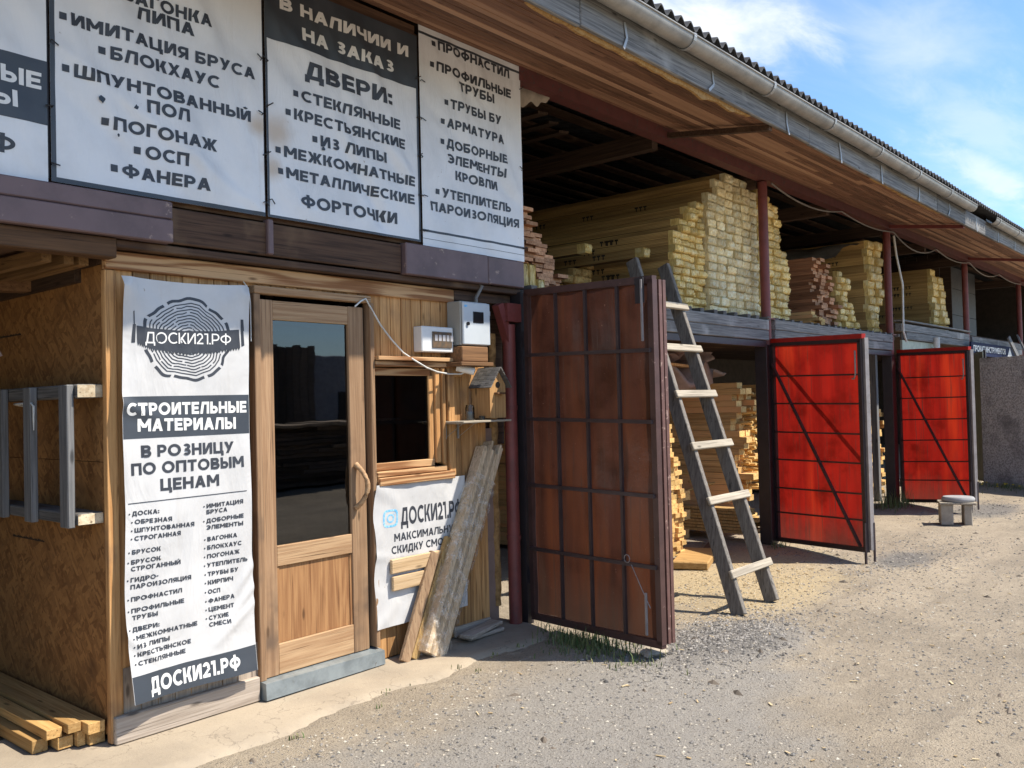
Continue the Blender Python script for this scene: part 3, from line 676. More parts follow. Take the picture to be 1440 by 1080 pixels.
    for _ in range(14):
        x, y = rr.gauss(16.3, .15), rr.gauss(3.35, .3); mb.obox((x, y, gheight(x, y) + .06), ((1, 0, 0), (0, 1, 0), (0, 0, 1)), (.012, .012, .008))
    tag(mb.build('dandelions', 'yellow_flower'), kind='stuff')
build_ground(); pebbles()

# ================================================================== SHED
shed = thing('timber_shed', (9, 4.2, 0), 'long two-storey open timber shed with red steel posts and wide boarded eave', 'shed')
XL, XR = -3.0, 29.0
def build_shed():
    r = random.Random(3)
    # roof sheets (corrugated), fall towards the street
    mb = MB(); n = int((XR - XL) / .13 * 8)
    rows = [(2.98, 4.185), (3.6, 4.30), (6.5, 4.82), (12.2, 5.85)]
    vs = []
    for (y, z) in rows:
        for i in range(n + 1):
            x = XL + (XR - XL) * i / n
            sag = mnoise.noise(Vector((x * .9, y, 1))) * .012
            vs.append((x, y + (r.uniform(-.0, .0)), z + .026 * math.sin(2 * math.pi * x / .13) + sag))
    fs = [(j * (n + 1) + i, j * (n + 1) + i + 1, (j + 1) * (n + 1) + i + 1, (j + 1) * (n + 1) + i) for j in range(3) for i in range(n)]
    mb.add(vs, fs, 0, True)
    vs2 = [(x, y, z - .012) for (x, y, z) in vs]; mb.add(vs2, [f[::-1] for f in fs], 0, True)
    k = n + 1
    mb.add(vs[:k] + vs2[:k], [(i, k + i, k + i + 1, i + 1) for i in range(n)], 0, True)
    mb.build('roof', 'roof_slate', shed)
    # soffit boards
    mb = MB(); nb = 16; p0 = Vector((0, 4.16, 4.075)); p1 = Vector((0, 3.17, 3.905))
    d = (p1 - p0); w = d.length / nb; dn = d.normalized(); up = Vector((1, 0, 0)).cross(dn)
    for k in range(nb):
        x = XL - r.random() * 3
        while x < XR:
            L = r.uniform(2.8, 5.2); c = p0 + d * ((k + .5) / nb) + up * r.uniform(-.004, .004)
            mb.obox((x + L / 2, c.y, c.z + .012), ((1, 0, 0), dn, up), (L / 2 - .002, w / 2 - .0035, .011), 0, .003); x += L
    mb.build('soffit', 'soffit_board', shed)
    # fascia
    mb = MB(); x = XL
    while x < XR:
        L = r.uniform(3.2, 4.4); mb.box(x, x + L - .004, 3.105 + r.uniform(-.004, .004), 3.14, 3.865 + r.uniform(-.01, .01), 4.075, 0, .006); x += L
    mb.build('fascia', 'weathered_x', shed)
    # waney edge slab showing under the fascia
    mb = MB()
    for (xa, xb, zz, amp) in ((3.9, 6.75, 3.872, .06), (9.6, 12.2, 3.872, .03)):
        n2 = 70; top = []; bot = []
        for i in range(n2 + 1):
            x = xa + (xb - xa) * i / n2
            e = math.sin(math.pi * i / n2) ** .4
            bz = zz - e * amp * (.35 + .9 * abs(mnoise.noise(Vector((x * 2.1, 0, 8)))) + .35 * mnoise.noise(Vector((x * 9, 3, 8))))
            top.append((x, 3.142, zz + .002)); bot.append((x, 3.15, bz))
        vs = top + bot + [(x, y + .02, z) for x, y, z in bot]; k = n2 + 1
        mb.add(vs, [(i, k + i, k + i + 1, i + 1) for i in range(n2)] + [(k + i, 2 * k + i, 2 * k + i + 1, k + i + 1) for i in range(n2)], 0)
        mb.build('waney_board', 'timber_y', shed); mb = MB()
    # gutter
    mb = MB()
    def gut(xa, xb):
        n3 = int((xb - xa) / .25); m = 12
        for off, flip in ((0, False), (.004, True)):
            vs = []
            for i in range(n3 + 1):
                x = xa + (xb - xa) * i / n3; sg = mnoise.noise(Vector((x * .5, 2, 2))) * .012
                for k in range(m + 1):
                    a = math.pi + math.pi * k / m; rr_ = .072 - off
                    vs.append((x, 3.028 + rr_ * math.cos(a), 4.105 + rr_ * math.sin(a) * 1.05 + sg))
            fs = [(i * (m + 1) + k, (i + 1) * (m + 1) + k, (i + 1) * (m + 1) + k + 1, i * (m + 1) + k + 1) for i in range(n3) for k in range(m)]
            mb.add(vs, [f[::-1] for f in fs] if flip else fs, 0, True)
        for side in (-1,):
            mb.tube([(xa + (xb - xa) * i / n3, 3.028 - .074, 4.107 + mnoise.noise(Vector(((xa + (xb - xa) * i / n3) * .5, 2, 2))) * .012) for i in range(n3 + 1)], .007, 6)
    gut(XL, 13.25); gut(14.35, XR)
    g = mb.build('gutter', 'gutter_metal', shed)
    x = 0.3; i = 0
    while x < 24:
        if not (13.2 < x < 14.3):
            mb = MB(); sg = mnoise.noise(Vector((x * .5, 2, 2))) * .012
            pts = [(x, 3.028 + .078 * math.cos(a), 4.105 + .078 * math.sin(a) * 1.05 + sg) for a in np.linspace(math.pi * .95, 2 * math.pi * 1.02, 12)]
            for a, b in zip(pts, pts[1:]): mb.bar(a, b, .035, .004, up=(0, 1, .3))
            mb.build('gutter_bracket', 'galvanised', g)
        x += 1.3
    x = 1.05; i = 0
    while x < 24:
        mb = MB(); j = r.uniform(-.03, .03); kx = r.choice((0, .05, -.03, .09))
        mb.bar((x, 3.098, 4.03), (x + j, 3.096, 3.93), .022, .004, up=(0, 1, 0)); mb.bar((x + j, 3.096, 3.93), (x + j - kx, 3.09, 3.83 + abs(kx) * .4), .022, .004, up=(0, 1, 0))
        mb.build('gutter_hook', 'galvanised', shed); x += 1.27 + r.uniform(-.1, .1)
    # eave beam and posts
    mb = MB(); mb.box(5.02, XR, 4.13, 4.16, 3.968, 4.072); mb.box(5.02, XR, 4.16, 4.25, 3.968, 3.98); mb.box(5.02, XR, 4.16, 4.25, 4.060, 4.072)
    mb.build('eave_beam', 'beam_red', shed)
    for x in (9.24, 13.38, 17.68, 22.2, 26.5):
        mb = MB(); mb.tube([(x, 4.2, 2.16), (x, 4.2, 3.955)], .052, 14); mb.box(x - .08, x + .08, 4.13, 4.27, 2.44, 2.452); mb.build('upper_post', 'red_steel', shed)
    for x in (.55, 9.2, 13.36, 17.66, 22.2, 26.5):
        mb = MB(); mb.box(x - .085, x + .085, 4.15, 4.29, 0, 2.16, 0, .006); mb.build('lower_post', 'black_steel', shed)
    mb = MB(); mb.tube([(4.865, 4.17, 0), (4.865, 4.17, 2.16)], .047, 14); mb.bar((4.865, 4.17, 2.02), (4.75, 4.17, 2.30), .06, .06, up=(0, 1, 0)); mb.box(4.80, 4.95, 4.12, 4.22, 2.18, 2.31)
    for z in (.62, 1.55): mb.tube([(4.865, 4.17, z), (4.865, 4.17, z + .03)], .052, 14)
    mb.build('lower_post', 'red_steel', shed, 'red pipe post with a flared top beside the kiosk')
    mb = MB(); mb.box(4.955, 5.02, 4.13, 4.24, 0, 2.40); mb.build('gate_post', 'black_steel', shed)
    # cross braces of the eave
    for x in (7.13, 13.32, 17.68, 2.9, 22.2):
        mb = MB(); mb.bar((x, 4.13, 4.005), (x, 3.15, 3.86), .055, .045); mb.build('eave_brace', 'dark_board_x' if x < 8 else 'red_steel', shed)
    # inner cross beams and purlins under the roof
    for x in (7.1, 9.24, 11.3, 13.38, 15.5, 17.68, 22.2):
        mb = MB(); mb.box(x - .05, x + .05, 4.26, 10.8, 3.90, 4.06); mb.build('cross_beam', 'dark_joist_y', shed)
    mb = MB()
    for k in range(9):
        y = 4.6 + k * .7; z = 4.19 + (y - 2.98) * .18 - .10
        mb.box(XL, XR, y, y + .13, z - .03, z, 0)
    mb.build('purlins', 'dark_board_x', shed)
    mb = MB()
    for k in range(6): mb.bar((5.1 + .28 * k, 4.35 + .1 * k, 4.06), (5.6 + .3 * k, 6.2, 4.3), .1, .022)
    mb.build('roof_boards', 'dark_joist_y', shed)
    # floor of the upper storey
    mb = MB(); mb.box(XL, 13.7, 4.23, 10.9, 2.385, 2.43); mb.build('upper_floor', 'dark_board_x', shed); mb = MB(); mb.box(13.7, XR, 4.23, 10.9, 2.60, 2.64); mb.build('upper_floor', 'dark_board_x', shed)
    mb = MB()
    x = 5.1
    while x < 13.6: mb = MB(); mb.box(x, x + .07, 4.14, 4.30, 2.424, 2.465, 0); mb.build('joist_end', 'weathered_y', shed); x += r.uniform(.16, .34)
    mb = MB()
    for k in range(20): mb.box(XL + k * .55, XL + k * .55 + .06, 4.5, 10.8, 2.25, 2.384)
    mb.build('floor_joists', 'dark_joist_y', shed)
    # deck beams (two weathered boards each)
    def dbeam(x0, x1, z0, z1, cut=False):
        mb = MB(); h = (z1 - z0) / 2
        mb.box(x0, x1, 4.13, 4.22, z0, z0 + h - .003, 0, .007); mb.box(x0 + (.0 if not cut else -.25), x1, 4.125, 4.22, z0 + h, z1, 0, .007); mb.build('deck_beam', 'weathered_x', shed)
    dbeam(5.03, 9.15, 2.205, 2.425); dbeam(9.31, 13.28, 2.215, 2.44); dbeam(13.95, 17.55, 2.40, 2.63, True); dbeam(17.75, 22, 2.36, 2.6)
    mb = MB(); mb.box(13.7, 17.6, 4.10, 4.24, 2.66, 2.685, 0, .004); mb.build('deck_edge_board', 'weathered_x', shed)
    mb = MB(); mb.box(5.02, 9.12, 4.15, 4.21, 2.135, 2.198); mb.build('lintel', 'dark_steel', shed); mb = MB(); mb.box(9.3, 13.28, 4.15, 4.21, 2.14, 2.205); mb.build('lintel', 'dark_steel', shed)
    mb = MB(); mb.box(13.85, 15.7, 4.17, 4.2, 2.13, 2.39); mb.build('lintel_board', 'green_gate_paint', shed)
    # back and end walls, partitions
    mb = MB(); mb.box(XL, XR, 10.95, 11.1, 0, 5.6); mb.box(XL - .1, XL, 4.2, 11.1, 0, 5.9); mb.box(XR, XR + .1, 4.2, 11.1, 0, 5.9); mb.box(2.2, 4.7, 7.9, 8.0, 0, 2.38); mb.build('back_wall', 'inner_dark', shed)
    mb = MB()
    for k in range(22): mb.box(17.72 + .16 * k, 17.72 + .16 * k + .15, 6.5 + r.uniform(-.01, .01), 6.54, 2.65, 4.5)
    for k in range(10): mb.box(17.95, 17.98, 4.5 + k * .2, 4.69 + k * .2, 2.65, 4.2)
    mb.build('partition', 'dark_joist_y', shed)
    mb = MB(); mb.box(18.6, 21.9, 5.0, 5.03, 2.65, 3.2); mb.box(18.6, 21.9, 5.0, 5.03, 3.21, 3.75); mb.box(18.6, 21.9, 5.0, 5.03, 3.76, 4.2); mb.build('partition_panel', 'tin_dark', shed)
    # boarding of the upper storey behind the banners
    mb = MB(); z = 2.63
    while z < 4.03: mb.box(XL, 5.0, 4.185, 4.215, z, min(z + .16, 4.03) - .004, 0, .003); z += .16
    mb.box(2.84, 3.99, 4.165, 4.184, 3.985, 4.06)
    mb.build('upper_boarding', 'dark_board_x', shed)
    # floor edge above the kiosk: painted and bare boards
    def edge(x0, x1, z0, z1, y, m, lab=None):
        mb = MB(); mb.box(x0, x1, y, 4.18, z0, z1, 0, .006); mb.build('edge_board', m, shed, lab)
    edge(XL, 2.262, 2.545, 2.632, 4.105, 'mauve_paint'); edge(XL, 2.262, 2.428, 2.541, 4.10, 'mauve_paint')
    edge(2.268, 3.822, 2.435, 2.615, 4.15, 'dark_board_x', 'bare weathered edge board between the painted ones')
    edge(2.825, 2.862, 2.44, 2.632, 4.125, 'mauve_paint')
    edge(3.828, 4.60, 2.425, 2.625, 4.115, 'mauve_paint'); edge(4.606, 4.995, 2.43, 2.62, 4.118, 'mauve_paint')
    mb = MB(); mb.box(2.0, 5.0, 4.16, 4.235, 2.385, 2.424, 0, .005); mb.build('bearer', 'dark_board_x', shed); mb = MB(); mb.box(XL, 1.995, 4.14, 4.235, 2.33, 2.424, 0, .005); mb.build('bearer', 'bearer_wood', shed)
    mb = MB(); mb.box(3.1, 4.95, 4.19, 4.235, 2.30, 2.383, 0, .004) if False else mb.box(4.36, 4.95, 4.22, 4.25, 2.31, 2.38, 0, .004); mb.build('bearer', 'dark_board_x', shed)
    # timbers seen under the floor at the left
    mb = MB(); mb.bar((1.30, 5.35, 2.305), (1.99, 5.05, 2.305), .09, .10); mb.build('tie_beam', 'mid_board_x', shed)
    for (xa, xb) in ((1.62, 1.74), (1.82, 1.84), (1.91, 1.91)):
        mb = MB(); mb.bar((xa, 6.0, 2.335), (xb, 4.3, 2.335), .045, .06); mb.build('floor_joist', 'joist_y', shed)
    # infill between kiosk and red post
    mb = MB(); mb.box(4.68, 4.80, 4.27, 4.30, .05, 1.42); mb.box(4.68, 4.80, 4.265, 4.268, .62, .635); mb.build('infill_board', 'pinkish_board', shed)
    mb = MB(); mb.box(4.66, 4.96, 4.32, 4.36, 1.3, 2.4); mb.build('infill_board', 'dark_board_x', shed)
    mb = MB()
    mb.grid(lambda u, v: Vector((4.795 + .03 * math.cos(u * 3.1) + .012 * mnoise.noise(Vector((u * 3, v * 22, 1))), 4.28 - .03 * math.sin(u * 3.1) - .012 * mnoise.noise(Vector((u * 3, v * 25, 5))), .15 + 1.95 * v)), 6, 90)
    mb.build('foam_seam', 'foam', shed)
build_shed()

# ================================================================== KIOSK
kiosk = thing('kiosk', (3.3, 4.24, 0), 'small board-clad sales kiosk with a glazed door tucked under the shed floor', 'kiosk')
KY = 4.24
def build_kiosk():
    r = random.Random(9)
    x0k, x1k = 2.03, 4.675
    ops = [(2.78, 3.615, 0, 2.272), (3.615, 4.275, 1.10, 1.905)]
    mb = MB(); x = x0k
    while x < x1k - .02:
        w = min(.0885, x1k - x); segs = [(.12 if x < 3.0 else .032, 2.30)]
        for (a, b, c, d) in ops:
            if x + w / 2 > a and x + w / 2 < b:
                ns = []
                for (s, e) in segs:
                    if c > s: ns.append((s, min(c, e)))
                    if d < e: ns.append((max(d, s), e))
                segs = ns
        for (s, e) in segs:
            if e - s > .02: mb.box(x + .002, x + w - .002, KY + r.uniform(-.002, .002), KY + .022, s, e, 0, .004)
        x += w
    mb.build('cladding', 'kiosk_board', kiosk)
    mb = MB(); mb.box(2.04, 2.77, KY + .03, KY + .05, 0, 2.3); mb.box(3.63, 4.67, KY + .03, KY + .05, 0, 1.12); mb.box(2.04, 2.77, KY + .03, KY + .05, 2.27, 2.3); mb.box(4.27, 4.67, KY + .03, KY + .05, 1.12, 2.3); mb.box(3.63, 4.27, KY + .03, KY + .05, 1.9, 2.3); mb.box(4.655, 4.675, KY + .05, 7.9, 0, 2.3); mb.box(2.04, 4.67, KY + .05, 7.9, 2.3, 2.32); mb.box(2.03, 4.67, KY + .05, 7.9, 0, .03); mb.build('inner_lining', 'inner_dark', kiosk)
    # OSB side
    mb = MB(); mb.box(1.985, 2.005, KY + .03, 7.9, .06, 1.36); mb.box(1.985, 2.005, KY + .03, 7.9, 1.363, 2.315); side = mb.build('side_wall', 'osb', kiosk)
    mb = MB()
    for (zz, ya, yb, n) in ((2.04, 5.25, 5.55, 22), (.92, 4.98, 5.4, 26), (1.98, 5.56, 5.62, 5)):
        for k in range(n):
            y = ya + (yb - ya) * k / n; h = .012 * r.uniform(.6, 1.1)
            mb.box(1.9835, 1.9845, y, y + (yb - ya) / n * .7, zz + (y - ya) * .0, zz + h)
    mb.build('stamp', 'print_ink', side)
    mb = MB(); mb.box(1.98, 2.012, KY + .0, 7.5, 2.318, 2.38); mb.build('top_plate', 'dark_board_x', kiosk)
    mb = MB(); mb.box(1.975, 2.03, KY - .012, KY + .028, .03, 2.285, 0, .003); mb.build('corner_board', 'kiosk_board', kiosk)
    mb = MB(); mb.box(1.975, 4.36, KY - .022, KY + .02, 2.288, 2.378, 0, .005); mb.build('header_board', 'kiosk_trim', kiosk)
    mb = MB(); mb.box(1.985, 2.775, KY - .038, KY - .001, .025, .155, 0, .006); mb.build('baseboard', 'grey_board_x', kiosk)
    mb = MB(); mb.box(4.30, 4.66, KY - .02, KY - .001, .03, .10, 0, .004); mb.build('baseboard', 'grey_board_x', kiosk)
    # grey weathered board feet
    mb = MB(); x = 2.04
    while x < 2.75: mb.box(x, x + .084, KY - .004, KY - .0025, .15, .33 + r.uniform(0, .05)); x += .0885
    mb.build('weathered_feet', 'grey_board', kiosk)
    # door frame
    fy = KY - .03
    mb = MB(); mb.box(2.782, 2.823, fy, KY + .03, .12, 2.232, 0, .004); mb.build('door_frame_left', 'door_wood', kiosk).name = 'door_frame'
    mb = MB(); mb.box(2.782, 3.612, fy - .006, KY + .03, 2.233, 2.275, 0, .004); mb.build('door_frame', 'door_rail', kiosk)
    mb = MB(); mb.box(3.592, 3.625, fy - .012, KY + .03, .13, 2.232, 0, .004); mb.build('door_frame', 'door_wood', kiosk)
    # door leaf
    dy = KY - .012
    mb = MB(); mb.box(2.828, 2.915, dy, dy + .045, .125, 2.205, 0, .004); mb.box(3.445, 3.563, dy, dy + .045, .125, 2.205, 0, .004)
    for (za, zb) in ((2.095, 2.203), (.722, .835), (.127, .295)): mb.box(2.9152, 3.4448, dy + .002, dy + .043, za, zb, 1, .003)
    door = mb.build('door', ['door_wood', 'door_rail'], kiosk)
    mb = MB(); mb.box(2.93, 3.43, dy + .016, dy + .03, .297, .72); mb.box(2.917, 2.932, dy + .01, dy + .03, .297, .72); mb.box(3.428, 3.443, dy + .01, dy + .03, .297, .72); mb.build('panel', 'door_panel', door)
    mb = MB(); mb.add([(2.913, dy + .02, .83), (3.447, dy + .02, .83), (3.447, dy + .02, 2.1), (2.913, dy + .02, 2.1)], [(0, 1, 2, 3)]); mb.build('glass', 'door_glass', door)
    mb = MB(); mb.tube([Vector((3.475 + .035 * math.sin(t * 3.1), dy - .005 - .07 * math.sin(t * math.pi) ** .7, .99 + .26 * t)) for t in np.linspace(0, 1, 12)], [.018, .016, .015, .015, .015, .016, .016, .015, .015, .015, .016, .02], 8); mb.build('handle', 'door_rail', door)
    mb = MB()
    mb.box(3.566, 3.59, dy + .03, dy + .05, .13, 2.2); mb.build('door_gap', 'black_plastic', kiosk)
    # threshold
    mb = MB(); mb.add([(2.785, fy - .05, .03), (3.625, fy - .05, .03), (3.625, fy - .045, .112), (2.785, fy - .045, .118), (2.785, KY + .03, .124), (3.625, KY + .03, .124), (2.785, KY, .02), (3.625, KY, .02)], [(0, 1, 2, 3), (3, 2, 5, 4), (0, 3, 4, 6), (1, 7, 5, 2)]); mb.build('threshold', 'threshold_metal', kiosk)
    # window
    mb = MB(); mb.box(3.627, 4.135, KY - .006, KY + .03, 1.79, 1.838, 0, .004); mb.box(4.112, 4.155, KY - .007, KY + .03, 1.242, 1.791, 1, .004); mb.box(3.627, 4.155, KY - .01, KY + .03, 1.195, 1.243, 0, .004)
    win = mb.build('window', ['kiosk_trim', 'kiosk_board'], kiosk)
    mb = MB(); mb.add([(3.62, KY + .006, 1.24), (4.12, KY + .006, 1.24), (4.12, KY + .006, 1.795), (3.62, KY + .006, 1.795)], [(0, 1, 2, 3)]); mb.build('pane', 'window_glass', win)
    mb = MB(); mb.box(3.627, 4.285, KY - .05, KY + .03, 1.845, 1.878, 0, .004); mb.box(3.627, 4.285, KY - .075, KY + .03, 1.882, 1.908, 0, .004); mb.build('lintel_trim', 'kiosk_trim', win)
    mb = MB(); mb.box(4.158, 4.20, KY - .025, KY + .03, 1.215, 1.843, 0, .004); mb.box(4.204, 4.232, KY - .045, KY + .03, 1.205, 1.843, 0, .004); mb.build('jamb', 'kiosk_board', win)
    mb = MB(); mb.box(3.627, 4.235, KY - .045, KY + .03, 1.158, 1.192, 0, .004); mb.box(3.627, 4.29, KY - .065, KY + .03, 1.105, 1.155, 0, .004); mb.build('sill', 'kiosk_trim', win)
    mb = MB(); mb.box(4.275, 4.335, KY - .03, KY - .001, 1.12, 1.90, 0, .004); mb.build('jamb', 'kiosk_board', win)
    # blurry things behind the window pane
    mb = MB(); mb.box(3.62, 4.13, KY + .3, KY + .32, 1.50, 1.515); mb.box(3.75, 3.77, KY + .3, KY + .32, 1.2, 1.8); mb.build('grille', 'weathered_y', win)
build_kiosk()

# ================================================================== BANNERS
def banner_lines(mb, Y, fn, lines, bold=0.2, mi=0, slant=False):
    for (t, a, b, cap) in lines:
        P0 = ony(a[0], a[1], Y); P1 = ony(b[0], b[1], Y)
        h = ony(a[0], a[1] - cap, Y).z - P0.z
        bullet = t[0] in '*+'
        if slant: z0, z1 = P0.z, P1.z
        else: z0 = z1 = (P0.z + P1.z) / 2
        text_on(mb, t.lstrip('*+'), P0.x, P1.x, z0, h, fn, bold, mi, z1)
        if t[0] == '*': dot_on(mb, P0.x - h * .62, z0 + h * .5, h * .27, fn, 4, mi)
        if t[0] == '+': dot_on(mb, P0.x - h * .62, z0 + h * .42, h * .2, fn, 7, mi)
def letter_parts(t, mat, Y, fn, lines, bold=0.232, slant=False):
    for ln in lines:
        mb = MB(); banner_lines(mb, Y, fn, [ln], bold, 0, slant); mb.build('lettering', mat, t)
def wall_banner(x0, x1, z0, z1, seed, label):
    rr = random.Random(seed); Y = 4.15
    folds = [(rr.uniform(x0, x1), rr.uniform(z0, z1), rr.uniform(.5, 1.3), rr.uniform(.035, .07), rr.choice((-1, 1)) * rr.uniform(.004, .010)) for _ in range(14)]
    def disp(x, z):
        d = .006 * mnoise.noise(Vector((x * 1.7, seed, z * 1.3))) + .003 * mnoise.noise(Vector((x * 6, seed, z * 5)))
        for (fx, fz, ang, w, a) in folds:
            q = ((x - fx) * math.sin(ang) + (z - fz) * math.cos(ang)) / w
            if abs(q) < 3: d += a * math.exp(-q * q)
        ed = min(x - x0, x1 - x, z - z0, z1 - z)
        return d * min(1, max(.1, ed / .08)) + .008
    def lay(off): return lambda x, z: Vector((x, Y - disp(x, z) - off, z))
    t = thing('banner', (x0, Y, z0), label, 'banner', 'printed banners across the upper storey')
    mb = MB(); quad_on(mb, x0, x1, z0, z1, lay(0), 110, 130); 
    c = mb.build('cloth', 'banner_white', t)
    return t, lay
def frame_on(mb, x0, x1, z0, z1, w, fn, sides='lbr'):
    if 'b' in sides: quad_on(mb, x0, x1, z0, z0 + w, fn, 40, 1)
    if 't' in sides: quad_on(mb, x0, x1, z1 - w, z1, fn, 40, 1)
    if 'l' in sides: quad_on(mb, x0, x0 + w, z0 + w, z1, fn, 1, 50)
    if 'r' in sides: quad_on(mb, x1 - w, x1, z0 + w, z1, fn, 1, 50)
Y = 4.15
def banners():
    bans = []
    # leftmost: building materials, mostly outside the picture
    t, lay = wall_banner(.55, 1.688, 2.636, 4.0, 1, 'white banner with a dark band cut off by the left edge of the view'); bans.append(t)
    mb = MB(); quad_on(mb, .55, 1.688, 2.893, 3.182, lay(.0012), 50, 12); mb.build('band', 'ink_band', t)
    z = ony(23, 152, Y).z; mb = MB()
    zc = ony(57, 127, Y).z; h = ony(57, 104, Y).z - zc
    text_on(mb, 'СТРОИТЕЛЬНЫЕ', .63, ony(57, 127, Y).x, zc, h, lay(.0024), .22); mb.build('lettering', 'white_ink', t); mb = MB(); text_on(mb, 'МАТЕРИАЛЫ', .74, ony(23, 152, Y).x, z, h, lay(.0024), .22); mb.build('lettering', 'white_ink', t)
    mb = MB(); z = ony(20, 217, Y).z; text_on(mb, 'ДОСКИ21.РФ', .72, ony(20, 217, Y).x, z, h * 1.05, lay(.0024), .2); mb.build('lettering', 'ink', t)
    # timber products
    t, lay = wall_banner(1.702, 2.818, 2.645, 4.0, 2, 'white banner listing imitation timber, blockhouse and plywood in black letters'); bans.append(t)
    mb = MB(); frame_on(mb, 1.702, 2.818, 2.645, 4.0, .022, lay(.0012), 'lb'); mb.build('border', 'ink_band', t)
    letter_parts(t, 'ink', Y, lay(.0024), [('*ВАГОНКА', (172, 2), (295, 38), 18.2), ('ЛИПА', (192, 27), (272, 52), 18.2), ('*ИМИТАЦИЯ БРУСА', (99, 36), (357, 113), 18.2), ('*БЛОКХАУС', (155, 83), (307, 126), 18.2),
        ('*ШПУНТОВАННЫЙ', (103, 108), (352, 173), 18.2), ('ПОЛ', (205, 159), (264, 173), 18.2), ('*ПОГОНАЖ', (159, 182), (304, 215), 18.2), ('*ОСП', (204, 225), (263, 233), 18.2), ('*ФАНЕРА', (171, 247), (293, 271), 18.2)])
    # doors
    t, lay = wall_banner(2.836, 3.985, 2.648, 3.985, 3, 'banner with a dark header advertising doors, rust stained along its left edge'); bans.append(t)
    mb = MB(); quad_on(mb, 2.836, 3.985, 3.64, 3.985, lay(.0012), 60, 14); mb.build('header_band', 'ink_band', t)
    mb = MB(); frame_on(mb, 2.836, 3.985, 2.648, 3.64, .014, lay(.0012), 'lbr'); mb.build('border', 'ink_band', t)
    letter_parts(t, 'white_ink', Y, lay(.0024), [('В НАЛИЧИИ И', (392, 16), (573, 78), 17.5), ('НА ЗАКАЗ', (423, 59), (553, 101), 17.5)], .23)
    letter_parts(t, 'ink', Y, lay(.0024), [('ДВЕРИ:', (427, 113), (551, 147), 24), ('*СТЕКЛЯННЫЕ', (422, 145), (562, 181), 15.5), ('*КРЕСТЬЯНСКИЕ', (412, 170), (569, 209), 15.5), ('*ИЗ ЛИПЫ', (449, 207), (543, 229), 15.5),
        ('*МЕЖКОМНАТНЫЕ', (398, 222), (582, 262), 15.5), ('*МЕТАЛЛИЧЕСКИЕ', (401, 251), (581, 288), 15.5), ('ФОРТОЧКИ', (421, 293), (557, 314), 17.5)])
    # profiles
    t, lay = wall_banner(4.004, 5.028, 2.628, 4.07, 4, 'narrow cream banner listing pipes and roofing, nearest the open bay'); bans.append(t)
    for (za, zb) in ((4.015, 4.032), (2.722, 2.737), (2.676, 2.679)):
        mb = MB(); quad_on(mb, 4.004, 5.028, za, zb, lay(.0012), 80, 1); mb.build('border', 'ink_band', t)
    letter_parts(t, 'ink', Y, lay(.0024), [('*ПРОФНАСТИЛ', (614, 69), (715, 113), 13.2), ('*ПРОФИЛЬНЫЕ', (612, 99), (717, 140), 13.2), ('ТРУБЫ', (643, 128), (693, 147), 13.2), ('*ТРУБЫ БУ', (632, 155), (703, 175), 13.2),
        ('*АРМАТУРА', (628, 180), (707, 203), 13.2), ('*ДОБОРНЫЕ', (627, 208), (710, 231), 13.2), ('ЭЛЕМЕНТЫ', (628, 230), (709, 250), 13.2), ('КРОВЛИ', (639, 254), (699, 268), 13.2), ('*УТЕПЛИТЕЛЬ', (620, 278), (717, 299), 13.2), ('ПАРОИЗОЛЯЦИЯ', (605, 296), (728, 321), 13.2)])
    # small torn holes and ties along the edges
    rr = random.Random(12)
    for (px, py, r0) in ((144, 139, .016), (193, 151, .013), (455, 209, .012), (167, 190, .008)):
        c = ony(px, py, 4.132); mb = MB(); n = 9
        mb.add([c + Vector((r0 * (.5 + .9 * rr.random()) * math.cos(6.2832 * k / n), 0, r0 * (.5 + .9 * rr.random()) * math.sin(6.2832 * k / n))) for k in range(n)], [list(range(n))]); mb.build('torn_hole', 'black_plastic', bans[1 if px < 400 else 2])
    for (k, x, zs) in ((1, 1.706, (2.72, 2.98, 3.28)), (1, 2.81, (2.72, 2.98, 3.2, 3.5)), (2, 2.845, (2.74, 3.0, 3.25, 3.5)), (2, 3.975, (2.72, 2.95, 3.2, 3.45, 3.7)), (3, 4.014, (2.72, 2.95, 3.2, 3.45, 3.7)), (3, 5.018, (2.72, 3.3, 3.9))):
        for z in zs:
            mb = MB(); mb.tube([(x, 4.15, z), (x + rr.uniform(-.01, .01), 4.126, z + .004), (x + rr.choice((-.03, .03)), 4.13, z + rr.uniform(-.03, .03))], .0035, 5); mb.build('tie', 'black_plastic', bans[k])
    # zip ties and torn eyelets between the banners
    mb = MB()
    for (x, zs) in ((1.695, (2.75, 3.0, 3.25)), (2.827, (2.78, 2.98, 3.02, 3.25, 3.5)), (3.995, (2.75, 2.95, 3.2, 3.45, 3.7))):
        mb = MB(); mb.box(x - .007, x + .007, 4.155, 4.17, 2.66, 3.98); mb.build('batten', 'black_steel', shed)
banners()

